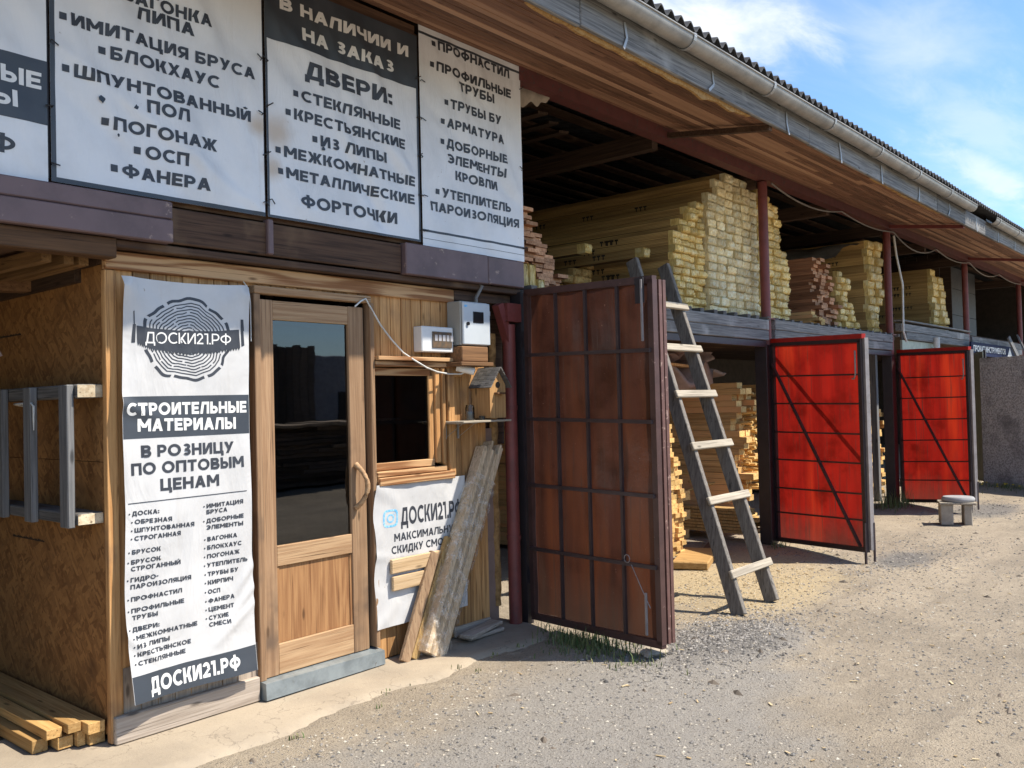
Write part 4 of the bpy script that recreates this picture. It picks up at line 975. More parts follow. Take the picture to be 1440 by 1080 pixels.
# ---------------------------------------------------------------- tall banner by the door
def tall_banner():
    Y = 4.185
    TL, TR, BL, BR = [ony(*p, Y) for p in ((168, 388), (346, 402), (171, 990), (355, 940))]
    x0, x1 = TL.x, TR.x; zt = (TL.z + TR.z) / 2; zb = BL.z; zbr = BR.z
    rr = random.Random(5)
    def disp(x, z):
        u = (x - x0) / (x1 - x0); v = (zt - z) / (zt - zb)
        d = .012 + .006 * mnoise.noise(Vector((x * 3, 1, z * 2.2))) + .004 * mnoise.noise(Vector((x * 9, 3, z * 6)))
        # folds fanning out from the two nailed top corners
        for (cu, s, a, w, amp) in ((0, 1, .55, .055, .02), (0, 1, 1.0, .05, .012), (1, -1, .6, .07, .018), (1, -1, 1.15, .05, .014), (0, 1, .25, .04, .012)):  # noqa
            du = (u - cu) * s * (x1 - x0); dv = zt - z; q = (du * math.cos(a) - dv * math.sin(a) * .62) / w; L = math.hypot(du, dv)
            d += amp * math.exp(-q * q) * math.exp(-L / .35) * min(1, L / .05)
        for (fx, fz, a, w_, amp) in ((.95, zb + .40, 2.35, .022, .012), (.90, zb + .30, 2.5, .026, .012), (1.0, zb + .55, 2.25, .02, .010), (.05, zb + .28, .75, .025, .010), (.0, zt - .62, .4, .03, .014)):
            q = ((x - x0 - fx * (x1 - x0)) * math.sin(a) + (z - fz) * math.cos(a)) / w_; Ld = math.hypot(x - x0 - fx * (x1 - x0), z - fz); d += amp * math.exp(-q * q) * math.exp(-(Ld / .2) ** 2)
        # slack, curling foot
        k = max(0, (v - .72) / .28)
        d += .035 * k * k + .007 * k * math.sin(u * 9 + 1.0) + .02 * max(0, 1 - u * 4) * k
        k2 = max(0, 1 - abs(v - .36) * 6); d += .010 * k2 * math.exp(-(u / .12) ** 2)
        return max(.003, d)
    def lay(off): return lambda x, z: Vector((x + .006 * math.sin(z * 7) * (1 if x < x0 + .1 else .2), Y - disp(x, z) - off, z))
    def row(u, v):  # cloth whose lower edge rises slightly to the right
        x = x0 + u * (x1 - x0); zl = zb + (zbr - zb) * u; zt_ = TL.z + (TR.z - TL.z) * u - .012 * math.sin(math.pi * u); return x, zl + v * (zt_ - zl)
    t = thing('banner', (x0, Y, zb), 'tall white banner hung beside the kiosk door with a log and saw emblem', 'banner')
    mb = MB(); f = lay(0); mb.grid(lambda u, v: f(*row(u, v)), 64, 180); mb.build('cloth', 'banner_bright', t)
    fb = lay(.0009); ft = lay(.0018)
    zc = [ony(*p, Y).z for p in ((170, 558), (350, 555), (170, 618), (350, 609))]
    mb = MB(); mb.grid(lambda u, v: fb(x0 + .002 + u * (x1 - x0 - .004), (zc[2] + (zc[3] - zc[2]) * u) * (1 - v) + (zc[0] + (zc[1] - zc[0]) * u) * v), 64, 14); mb.build('band', 'ink_band', t); mb = MB()
    zf = [ony(*p, Y).z for p in ((172, 952), (354, 905))]
    mb.grid(lambda u, v: fb(x0 + .002 + u * (x1 - x0 - .004), (row(u, 0)[1]) * (1 - v) + (zf[0] + (zf[1] - zf[0]) * u) * v), 64, 14); mb.build('band', 'ink_band', t)
    letter_parts(t, 'white_ink', Y, ft, [('СТРОИТЕЛЬНЫЕ', (176, 585), (345, 580), 18), ('МАТЕРИАЛЫ', (193, 607), (330, 603), 18), ('ДОСКИ21.РФ', (203, 973), (331, 938), 22)], .23, True)
    def q(px, py): return (150 + px / 1, py)
    def c4_(x, y): return (x / 2.3475, 620 + y / 2.3475)
    L1 = [('В РОЗНИЦУ', (463, 55), (768, 38), 40), ('ПО ОПТОВЫМ', (428, 115), (800, 85), 40), ('ЦЕНАМ', (525, 165), (718, 147), 40),
          ('+ДОСКА:', (428, 248), (521, 238), 15), ('+ОБРЕЗНАЯ', (437, 275), (563, 263), 15), ('+ШПУНТОВАННАЯ', (437, 303), (637, 280), 15), ('+СТРОГАННАЯ', (437, 330), (592, 310), 15),
          ('+БРУСОК', (430, 375), (525, 361), 15), ('+БРУСОК', (428, 408), (525, 392), 15), ('СТРОГАННЫЙ', (428, 430), (592, 405), 15), ('+ГИДРО-', (428, 466), (518, 451), 15), ('ПАРОИЗОЛЯЦИЯ', (428, 489), (627, 455), 15),
          ('+ПРОФНАСТИЛ', (430, 529), (597, 498), 15), ('+ПРОФИЛЬНЫЕ', (430, 567), (603, 532), 15), ('ТРУБЫ', (432, 590), (515, 574), 15), ('+ДВЕРИ:', (430, 628), (520, 610), 15), ('+МЕЖКОМНАТНЫЕ', (440, 655), (645, 606), 15),
          ('+ИЗ ЛИПЫ', (440, 682), (553, 655), 15), ('+КРЕСТЬЯНСКОЕ', (440, 709), (623, 665), 15), ('+СТЕКЛЯННЫЕ', (440, 738), (605, 697), 15),
          ('+ИМИТАЦИЯ', (677, 222), (797, 205), 14.3), ('БРУСА', (677, 242), (745, 232), 14.3), ('+ДОБОРНЫЕ', (677, 271), (799, 252), 14.3), ('ЭЛЕМЕНТЫ', (677, 293), (797, 277), 14.3), ('+ВАГОНКА', (680, 331), (778, 316), 14.3), ('+БЛОКХАУС', (680, 359), (793, 342), 14.3),
          ('+ПОГОНАЖ', (680, 388), (787, 370), 14.3), ('+УТЕПЛИТЕЛЬ', (680, 417), (813, 395), 14.3), ('+ТРУБЫ БУ', (682, 446), (783, 429), 14.3), ('+КИРПИЧ', (682, 474), (766, 459), 14.3), ('+ОСП', (682, 504), (722, 497), 14.3), ('+ФАНЕРА', (683, 534), (768, 516), 14.3),
          ('+ЦЕМЕНТ', (683, 562), (766, 546), 14.3), ('+СУХИЕ', (683, 590), (747, 576), 14.3), ('СМЕСИ', (683, 612), (752, 598), 14.3)]
    letter_parts(t, 'ink', Y, ft, [(a, c4_(*b), c4_(*c), d / 2.3475) for a, b, c, d in L1], .225, True); mb = MB()
    A, B = ony(*c4_(415, 210), Y), ony(*c4_(808, 165), Y); mb.grid(lambda u, v: ft(A.x + u * (B.x - A.x), A.z + u * (B.z - A.z) + v * .004), 40, 1)
    mb.build('rule', 'ink', t)
    # emblem: a log end cut by a two-man saw
    C_ = ony(262, 478, Y); rx = ony(322, 478, Y).x - C_.x; rz = ony(262, 420, Y).z - C_.z
    mb = MB()
    def pt(th, k):
        w = 1 + .035 * math.sin(5 * th + .6) + .02 * math.sin(9 * th + 2) + .012 * math.sin(17 * th)
        return C_.x + rx * k * w * math.cos(th), C_.z + rz * k * w * math.sin(th)
    def arc(a0, a1, k0, k1, n):
        for i in range(n):
            t0 = a0 + (a1 - a0) * i / n; t1 = a0 + (a1 - a0) * (i + 1) / n
            mb.add([fb(*pt(t0, k0)), fb(*pt(t1, k0)), fb(*pt(t1, k1)), fb(*pt(t0, k1))], [(0, 1, 2, 3)])
    rr = random.Random(2)
    for (a, b) in ((8, 28), (34, 58), (62, 118), (124, 150), (154, 172), (196, 215), (222, 246), (250, 292), (297, 318), (322, 350)): arc(R_(a), R_(b), 1.0, .93, 14)
    k = .87
    while k > .08:
        a = 0.0
        while a < 6.28:
            b = a + rr.uniform(.8, 2.6); arc(a, min(b, 6.28), k, k - .028, 12); a = b + rr.uniform(.03, .12)
        k -= .072
    mb.build('log_emblem', 'ink', t)
    mb = MB(); fs_ = lay(.0016)
    top = [(187, 458), (210, 462), (258, 466), (300, 466), (332, 464)]; bot = [(189, 482), (214, 491), (258, 497), (300, 494), (335, 489)]
    def W(p): v = ony(p[0], p[1], Y); return v.x, v.z
    def lerp(poly, s):
        s *= len(poly) - 1; i = min(int(s), len(poly) - 2); f2 = s - i; return W((poly[i][0] + (poly[i + 1][0] - poly[i][0]) * f2, poly[i][1] + (poly[i + 1][1] - poly[i][1]) * f2))
    n = 36
    for i in range(n):
        s0, s1 = i / n, (i + 1) / n; a, b, c, d = lerp(top, s0), lerp(top, s1), lerp(bot, s1), lerp(bot, s0)
        mb.add([fs_(*d), fs_(*c), fs_(*b), fs_(*a)], [(0, 1, 2, 3)])
        m_ = ((c[0] + d[0]) / 2, (c[1] + d[1]) / 2 - .014); mb.add([fs_(*d), fs_(*m_), fs_(*c)], [(0, 1, 2)])
    for poly in ([(182, 456), (186, 456), (186, 482), (181, 482)], [(183, 456), (184.5, 456), (183.5, 437), (182, 438)], [(334, 450), (338, 450), (340, 466), (335, 466)], [(335, 466), (339, 466), (341, 486), (337, 488)]):
        P = [fs_(*W(p)) for p in poly]; mb.add(P[::-1], [(0, 1, 2, 3)])
    mb.build('saw_emblem', 'ink', t)
    mb = MB(); f3 = lay(.0026); banner_lines(mb, Y, f3, [('ДОСКИ21.РФ', (201, 483), (321, 485), 16)], .13, 0, True); mb.build('lettering', 'white_ink', t)
tall_banner()

# ---------------------------------------------------------------- low banner under the window
def low_banner():
    Y = 4.205
    TL, BL, TR, BR = [ony(*p, Y) for p in ((524, 684), (527, 893), (648, 668), (655, 846))]
    x0 = TL.x; x1 = 4.40; zt = (TL.z + TR.z) / 2; zb = (BL.z + BR.z) / 2
    def disp(x, z):
        d = .01 + .007 * mnoise.noise(Vector((x * 4, 7, z * 3))) + .004 * mnoise.noise(Vector((x * 12, 7, z * 9)))
        for (cx, cz, a, w, amp) in ((x0, zt, .6, .05, .014), (x0, zb, -.7, .05, .012), (x0, (zt + zb) / 2, .1, .03, .008)):
            q = ((x - cx) * math.sin(a) + (z - cz) * math.cos(a)) / w; L = math.hypot(x - cx, z - cz); d += amp * math.exp(-q * q) * math.exp(-L / .22)
        return d
    def lay(off): return lambda x, z: Vector((x, Y - disp(x, z) - off, z))
    t = thing('banner', (x0, Y, zb), 'low white banner under the kiosk window with a blue icon and black lettering', 'banner')
    mb = MB(); f = lay(0); mb.grid(lambda u, v: f(x0 + u * (x1 - x0) + .01 * math.sin(v * 14) * (u < .02), zb + v * (zt - zb)), 60, 70); mb.build('cloth', 'banner_bright', t)
    ft = lay(.0012)
    letter_parts(t, 'ink', Y, ft, [('ДОСКИ21.РФ', (563, 742), (648, 722), 25), ('МАКСИМАЛЬНУЮ', (553, 763), (645, 744), 11), ('СКИДКУ СМОТ', (549, 781), (628, 763), 11)], .2)
    a, b = ony(537, 743, Y), ony(558, 715, Y); cx, cz, rx, rz = (a.x + b.x) / 2, (a.z + b.z) / 2, (b.x - a.x) / 2, (b.z - a.z) / 2
    mb = MB()
    def sq(k, th):
        c, s = math.cos(th), math.sin(th); p = 4.0; r = (abs(c) ** p + abs(s) ** p) ** (-1 / p); return cx + rx * k * r * c, cz + rz * k * r * s
    for i in range(40):
        t0, t1 = 6.2832 * i / 40, 6.2832 * (i + 1) / 40
        mb.add([ft(*sq(1, t0)), ft(*sq(1, t1)), ft(*sq(.78, t1)), ft(*sq(.78, t0))], [(0, 1, 2, 3)])
        q = lambda k, th: (cx + rx * k * math.cos(th), cz + rz * k * math.sin(th))
        mb.add([ft(*q(.5, t0)), ft(*q(.5, t1)), ft(*q(.32, t1)), ft(*q(.32, t0))], [(0, 1, 2, 3)])
    dot_on(mb, cx + rx * .5, cz + rz * .5, rx * .09, ft, 8); mb.build('icon', 'blue_ink', t)
    for (p0, p1, hh, lab) in (((550, 808), (627, 791), 21, 'short pine board nailed on the low banner, upper of two'), ((552, 832), (620, 816), 21, 'short pine board nailed on the low banner, lower of two')):
        A, B = ony(*p0, Y - .03), ony(*p1, Y - .03); h = ony(p0[0], p0[1] - hh, Y - .03).z - A.z
        mb = MB(); c = (A + B) / 2 + Vector((.05, 0, h / 2)); mb.obox(c, (Vector((1, 0, .0)).normalized(), (0, 1, 0), (0, 0, 1)), ((B - A).length / 2 + .05, .011, h / 2 - .002), 0, .004)
        single(mb, 'nailed_board', 'pale_board', lab, 'board', 'boards nailed on the low banner')
low_banner()

# ================================================================== FIXTURES ON THE KIOSK
def fixtures():
    X0 = 4.30; Yf = onx(651, 455, X0).y; a = ony(651, 424, Yf); b = ony(690, 486, Yf)
    t = thing('meter_cabinet', (X0, 4.2, b.z), 'grey metal electricity meter cabinet with a small dark window under the floor beam', 'meter cabinet')
    mb = MB(); mb.box(X0, b.x, Yf + .022, 4.235, b.z - .004, a.z + .008, 0, .005); mb.build('housing', 'cabinet_side', t)
    mb = MB(); mb.box(X0 + .004, b.x + .002, Yf, Yf + .02, b.z, a.z, 0, .006); d = mb.build('door', 'cabinet_paint', t)
    w0, w1 = ony(665, 438, Yf), ony(680, 455, Yf); mb = MB(); mb.box(w0.x, w1.x, Yf - .004, Yf + .002, w1.z, w0.z, 0, .002); mb.build('window', 'black_plastic', d)
    l = ony(655, 430, Yf); mb = MB(); mb.box(l.x - .014, l.x + .014, Yf - .0015, Yf + .001, l.z - .007, l.z + .007); mb.build('label_plate', 'blue_ink', d); mb = MB(); mb.tube([(b.x + .004, Yf + .008, a.z - .05), (b.x + .004, Yf + .008, a.z - .08)], .006, 6); mb.build('hinge', 'galvanised', d)
    l = ony(657.5, 455, Yf); mb = MB(); mb.tube([(l.x, Yf + .001, l.z), (l.x, Yf - .012, l.z)], .012, 12); mb.build('lock', 'black_plastic', d)
    mb = MB(); mb.tube([(b.x - .04, Yf + .09, a.z), (b.x - .04, Yf + .09, a.z + .05), (b.x - .01, Yf + .06, a.z + .13), (b.x - .01, 4.2, a.z + .16)], .013, 8); mb.build('conduit', 'cable_grey', t)
    mb = MB(); c0 = ony(636, 489, 4.12); c1 = ony(681, 511, 4.12)
    mb.box(X0 - .02, c1.x, 4.08, 4.238, b.z - .115, b.z - .012, 0, .005); mb.box(X0 - .06, c1.x + .02, 4.05, 4.238, b.z - .145, b.z - .118, 0, .004)
    single(mb, 'wooden_bracket', 'mid_board_x', 'stepped wooden block under the grey meter cabinet', 'bracket')
    Yb = 4.155; a = ony(593, 458, Yb); b = ony(638, 496, Yb)
    t = thing('breaker_box', (a.x, 4.2, b.z), 'white plastic breaker box with a smoked cover above the window', 'breaker box')
    mb = MB(); mb.box(a.x, b.x, Yb, KY - .002, b.z, a.z, 0, .006); mb.build('housing', 'white_plastic', t)
    w0, w1 = ony(607, 466, Yb), ony(635, 490, Yb); mb = MB(); mb.box(w0.x, w1.x, Yb - .008, Yb - .001, w1.z, w0.z, 0, .003); cv = mb.build('cover', 'smoked_plastic', t)
    mb = MB()
    for k in range(5): mb.box(w0.x + .02 + k * .036, w0.x + .045 + k * .036, Yb - .010, Yb - .009, w1.z + .045, w1.z + .085)
    mb.build('breakers', 'yard_wall', cv)
    # security camera / sensor
    Yc = 4.15; a = ony(645, 510, Yc); b = ony(661, 527, Yc)
    t = thing('security_camera', (a.x, 4.2, b.z), 'small white camera on a plate beside the bird house', 'camera')
    mb = MB(); mb.box(a.x - .01, a.x + .10, KY - .022, KY - .003, b.z - .01, a.z, 0, .003); mb.build('plate', 'birdhouse_wood', t)
    mb = MB(); mb.tube([(a.x + .02, 4.19, a.z - .03), (a.x + .10, 4.10, a.z - .06)], .026, 12); body = mb.build('housing', 'white_plastic', t)
    mb = MB(); mb.tube([(a.x + .10, 4.10, a.z - .06), (a.x + .102, 4.098, a.z - .061)], .018, 12); mb.build('lens', 'black_plastic', body)
    mb = MB(); mb.tube([(a.x + .13, KY - .005, a.z - .04), (a.x + .13, KY - .04, a.z - .05), (a.x + .13, KY - .05, a.z + .02)], .012, 8); mb.build('hook', 'birdhouse_wood', t)
    pts = [ony(x, y, yy) for x, y, yy in ((499, 431, 4.19), (508, 423, 4.19), (514, 420, 4.19), (522, 434, 4.2), (535, 457, 4.21), (550, 477, 4.21), (567, 496, 4.2), (582, 506, 4.16), (600, 517, 4.15), (615, 523, 4.15), (632, 526, 4.17), (648, 526, 4.17), (658, 522, 4.15), (660, 514, 4.16))]
    mb = MB(); mb.tube(pts, .0055, 6); single(mb, 'cable', 'cable_white', 'thin white cable sagging from the door head to the camera', 'cable')
    mb = MB(); pts = [ony(x, y, 4.19) for x, y in ((342, 396), (349, 405), (352, 425), (353, 480))]; mb.tube(pts, .003, 6); single(mb, 'cable', 'cable_white', 'short cord at the upper right corner of the tall banner', 'cord')
    # bird house
    B0 = ony(664, 560, KY - .01); X0 = B0.x; Yf = onx(689, 560, X0).y; X1 = ony(711, 560, Yf).x; zb = ony(690, 588, Yf).z; ze = ony(690, 541, Yf).z; zr = ony(699, 515, Yf).z
    xm = (X0 + X1) / 2
    t = thing('bird_house', (xm, 4.2, zb), 'little wooden bird house with a shingled gable roof and round hole', 'bird house')
    mb = MB(); vs = []
    for y in (Yf, KY - .005): vs += [(X0, y, zb), (X1, y, zb), (X1, y, ze), (xm, y, zr - .02), (X0, y, ze)]
    mb.add(vs, [(0, 1, 2, 3, 4), (9, 8, 7, 6, 5), (0, 4, 9, 5), (1, 6, 7, 2), (0, 5, 6, 1), (4, 3, 8, 9), (3, 2, 7, 8)]); mb.build('box', 'birdhouse_wood', t)
    mb = MB(); sl = Vector((xm - X0, 0, zr - .02 - ze)); L = sl.length; 
    for s in (1, -1):
        d = Vector((sl.x * s, 0, sl.z)).normalized(); n = Vector((-d.z * s, 0, d.x * s)); n = Vector((-d.z, 0, d.x)) if s > 0 else Vector((-d.z, 0, d.x)); n = n if n.z > 0 else -n
        base = Vector((X0 if s > 0 else X1, (Yf + KY) / 2 - .02, ze))
        for k in range(5):
            c = base + d * (-.03 + (L + .035) * (k + .5) / 5) + n * (.010 - 0 * k); 
            for j in range(6):
                yy = Yf - .035 + (KY - Yf + .03) * (j + .5) / 6
                mb.obox(Vector((c.x, yy, c.z)), (d, (0, 1, 0), (n + d * -.12).normalized()), (L / 10 + .006, (KY - Yf + .03) / 12 - .001, .004))
    mb.build('roof', 'weathered_y', t)
    hz = (zb + zr) / 2 + .05
    mb = MB(); n = 18; mb.add([(xm + .022 * math.cos(6.2832 * k / n), Yf - .002, hz + .022 * math.sin(6.2832 * k / n)) for k in range(n)], [list(range(n))]); mb.build('entrance_hole', 'black_plastic', t)
    mb = MB(); mb.box(xm - .04, xm + .045, Yf - .035, Yf - .001, hz - .066, hz - .052, 0, .002); mb.build('perch', 'mid_board_x', t)
    # shelf under it
    a = ony(641, 590, 4.1); z = zb - .012
    t = thing('wall_shelf', (a.x, 4.2, z), 'thin wall shelf on two metal brackets below the bird house', 'shelf')
    mb = MB(); mb.box(a.x, X1 + .02, 4.03, KY - .004, z - .014, z, 0, .003); mb.build('board', 'rung_wood', t)
    for dx in (.03, .15):
        mb = MB(); mb.box(a.x + dx, a.x + dx + .016, KY - .008, KY - .003, z - .12, z - .016); mb.box(a.x + dx, a.x + dx + .016, 4.06, KY - .008, z - .020, z - .016)
        mb.add([(a.x + dx + .004, KY - .008, z - .11), (a.x + dx + .012, KY - .008, z - .11), (a.x + dx + .012, 4.08, z - .02), (a.x + dx + .004, 4.08, z - .02)], [(0, 1, 2, 3)]); mb.build('bracket', 'galvanised', t)
    j = ony(661, 588, 4.12)
    t = thing('glass_jar', (j.x, 4.12, z), 'small glass jar standing on the wall shelf beside the bird house', 'jar')
    mb = MB(); prof = [(.0, .002), (.03, .002), (.032, .01), (.032, .085), (.027, .095), (.027, .105)]
    for k in range(len(prof) - 1): pass
    n = 14; vs = [(j.x + r * math.cos(6.2832 * i / n), 4.12 + r * math.sin(6.2832 * i / n), z + h) for r, h in prof[1:] for i in range(n)]
    mb.add(vs, [(a_ * n + i, a_ * n + (i + 1) % n, (a_ + 1) * n + (i + 1) % n, (a_ + 1) * n + i) for a_ in range(len(prof) - 2) for i in range(n)], 0, True); mb.build('body', 'jar_glass', t)
    mb = MB(); mb.tube([(j.x, 4.12, z + .004), (j.x, 4.12, z + .06)], .024, 10); mb.build('contents', 'cable_grey', t)
    mb = MB(); mb.tube([(j.x + .09, 4.10, z), (j.x + .09, 4.10, z + .03)], [.012, .016], 8); mb.tube([(j.x + .13, 4.12, z), (j.x + .13, 4.12, z + .025)], [.014, .012], 8); single(mb, 'small_tin', 'black_plastic', 'tiny dark tins on the shelf between jar and bird house', 'tin')
fixtures()

# ================================================================== LEFT SIDE: rack, timbers, strap
def left_side():
    t = thing('wooden_rack', (1.9, 4.8, 1.1), 'grey slatted wooden rack fixed to the OSB side wall', 'rack')
    for z0, z1, y0 in ((1.672, 1.737, 4.28), (1.07, 1.125, 4.29)):
        mb = MB(); mb.box(1.86, 1.982, y0, 6.6, z0, z1, 0, .006); rl = mb.build('rail', 'weathered_y', t)
        mb = MB(); mb.box(1.862, 1.980, y0 - .003, y0 - .001, z0 + .003, z1 - .003); mb.build('end_face', 'end_grain', rl)
    for px in (97, 46, 6, -45):
        y = onx(px, 620, 1.85).y; mb = MB(); mb.box(1.822, 1.857, y - .045, y + .045, 1.06, 1.735, 0, .004); mb.build('upright', 'weathered_z', t)
    P = [(1.70, 5.0, 2.26), (1.72, 5.0, 2.20), (1.69, 5.0, 2.12), (1.71, 4.99, 2.06), (1.70, 4.99, 2.03), (1.74, 4.98, 1.97), (1.775, 4.97, 1.90)]
    mb = MB(); w = .028
    for a, b in zip(P, P[1:]): mb.bar(a, b, w, .003, up=(0, 1, .2))
    single(mb, 'strap', 'strap_mat', 'loose pinkish strap dangling from the joists at the left', 'strap')
    mb = MB(); mb.tube([(1.97, 5.02, 1.63), (1.86, 5.02, 1.655), (1.83, 4.9, 1.655), (1.83, 4.72, 1.655), (1.83, 4.70, 1.64), (1.83, 4.70, 1.52)], [.006, .006, .006, .007, .007, .003], 6)
    single(mb, 'string', 'cable_white', 'white string hooked over the wooden rack', 'string')
    beams = [(1.695, 1.765, .025, .085, 4.42, 0), (1.785, 1.855, .03, .085, 4.36, 0), (1.862, 1.90, .03, .10, 4.33, 1), (1.905, 1.978, .03, .085, 4.30, 0), (1.735, 1.805, .09, .135, 4.36, 1), (1.815, 1.875, .105, .15, 4.32, 1), (1.885, 1.965, .09, .142, 4.27, 1)]
    names = ['lowest left', 'second in the bottom layer', 'third in the bottom layer, set on edge', 'bottom layer against the wall', 'top left', 'top middle', 'top right, touching the OSB wall']
    for (xa, xb, za, zb, y0, k), nm in zip(beams, names):
        mb = MB(); mb.box(xa, xb, y0, 7.6, za, zb, 0, .002); single(mb, 'timber_beam', 'timber_y', 'planed yellow timber in the pile along the OSB wall: ' + nm, 'timber', 'planed timbers beside the kiosk')
    mb = MB(); mb.bar((1.32, 4.55, .045), (1.72, 5.4, .045), .05, .035, ch=.004); single(mb, 'timber_offcut', 'timber_y', 'yellow batten lying slantwise under the plastic bag', 'offcut')
    mb = MB()
    def bag(u, v):
        th = u * 6.2832; ph = v * math.pi; r = .085 * (1 + .35 * mnoise.noise(Vector((math.cos(th) * 2, math.sin(th) * 2, v * 4))))
        return Vector((1.50 + r * 1.5 * math.cos(th) * math.sin(ph), 4.85 + r * 1.6 * math.sin(th) * math.sin(ph), .10 + r * .75 * math.cos(ph)))
    mb.grid(bag, 26, 14); single(mb, 'plastic_bag', 'clear_film', 'crumpled clear plastic bag beside the pile of timbers', 'bag')
left_side()

# ================================================================== LEANING WOOD
def leaning():
    A = Vector((ony(606, 914, 4.06).x, 4.06, .03))
    Bt = ony(688, 632, 4.19)
    d = (Bt - A).normalized(); L = (Bt - A).length + .02
    a = Vector((1, 0, 0)); a = (a - d * a.dot(d)).normalized(); b = d.cross(a)
    t = thing('wrapped_slats', (A.x, A.y, 0), 'bundle of pale slats wrapped in clear film leaning on the kiosk corner', 'slat bundle')
    r = random.Random(4)
    for k in range(9):
        mb = MB(); o = a * (-.085 + .021 * k) + b * r.uniform(-.003, .003); ex = r.uniform(-.05, .05)
        mb.obox(A + d * (L / 2 + ex / 2) + o, (d, a, b), (L / 2 + ex / 2, .0103, .044 - .002 * (k % 3)), 0, .002); mb.build('slat', 'slat_wood', t)
    mb = MB()
    def wrap(u, v):
        th = u * 6.2832; c, s = math.cos(th), math.sin(th); p = 5.0; rr = (abs(c) ** p + abs(s) ** p) ** (-1 / p)
        w = 1 + .07 * mnoise.noise(Vector((u * 5, v * 16, 3))); f = 1.12 if v > .03 else .9
        return A + d * (-.012 + (L * .84) * v) + a * (rr * c * .104 * w * f) + b * (rr * s * .058 * w * f)
    mb.grid(wrap, 36, 60); mb.build('film', 'clear_film', t)
    for (b0, b1, w, th, m, lab) in (((568, 919), (611, 777), .075, .028, 'lean_plank', 'brown plank leaning left of the wrapped slats, the shorter one'), ((581, 919), (631, 756), .06, .035, 'lean_yellow', 'narrow yellowish plank leaning between the brown plank and the wrapped slats')):
        P = Vector((ony(b0[0], b0[1], 4.10).x, 4.10, .028)); Q = ony(*b1, 4.17); dd = (Q - P).normalized(); aa = Vector((1, 0, 0)); aa = (aa - dd * aa.dot(dd)).normalized(); bb = dd.cross(aa); LL = (Q - P).length
        mb = MB(); mb.obox(P + dd * LL / 2, (dd, aa, bb), (LL / 2, w / 2, th / 2), 0, .003); single(mb, 'leaning_plank', m, lab, 'plank', 'planks leaning on the kiosk')
    mb = MB(); mb.box(4.30, 4.64, 4.08, 4.2, .03, .055, 0, .004); mb.obox((4.45, 4.12, .075), (Vector((1, .2, .03)).normalized(), Vector((-.2, 1, 0)).normalized(), (0, 0, 1)), (.2, .05, .012), 0, .003)
    single(mb, 'board_offcuts', 'grey_board_x', 'flat board offcuts on the ground behind the leaning slats', 'offcuts')
leaning()

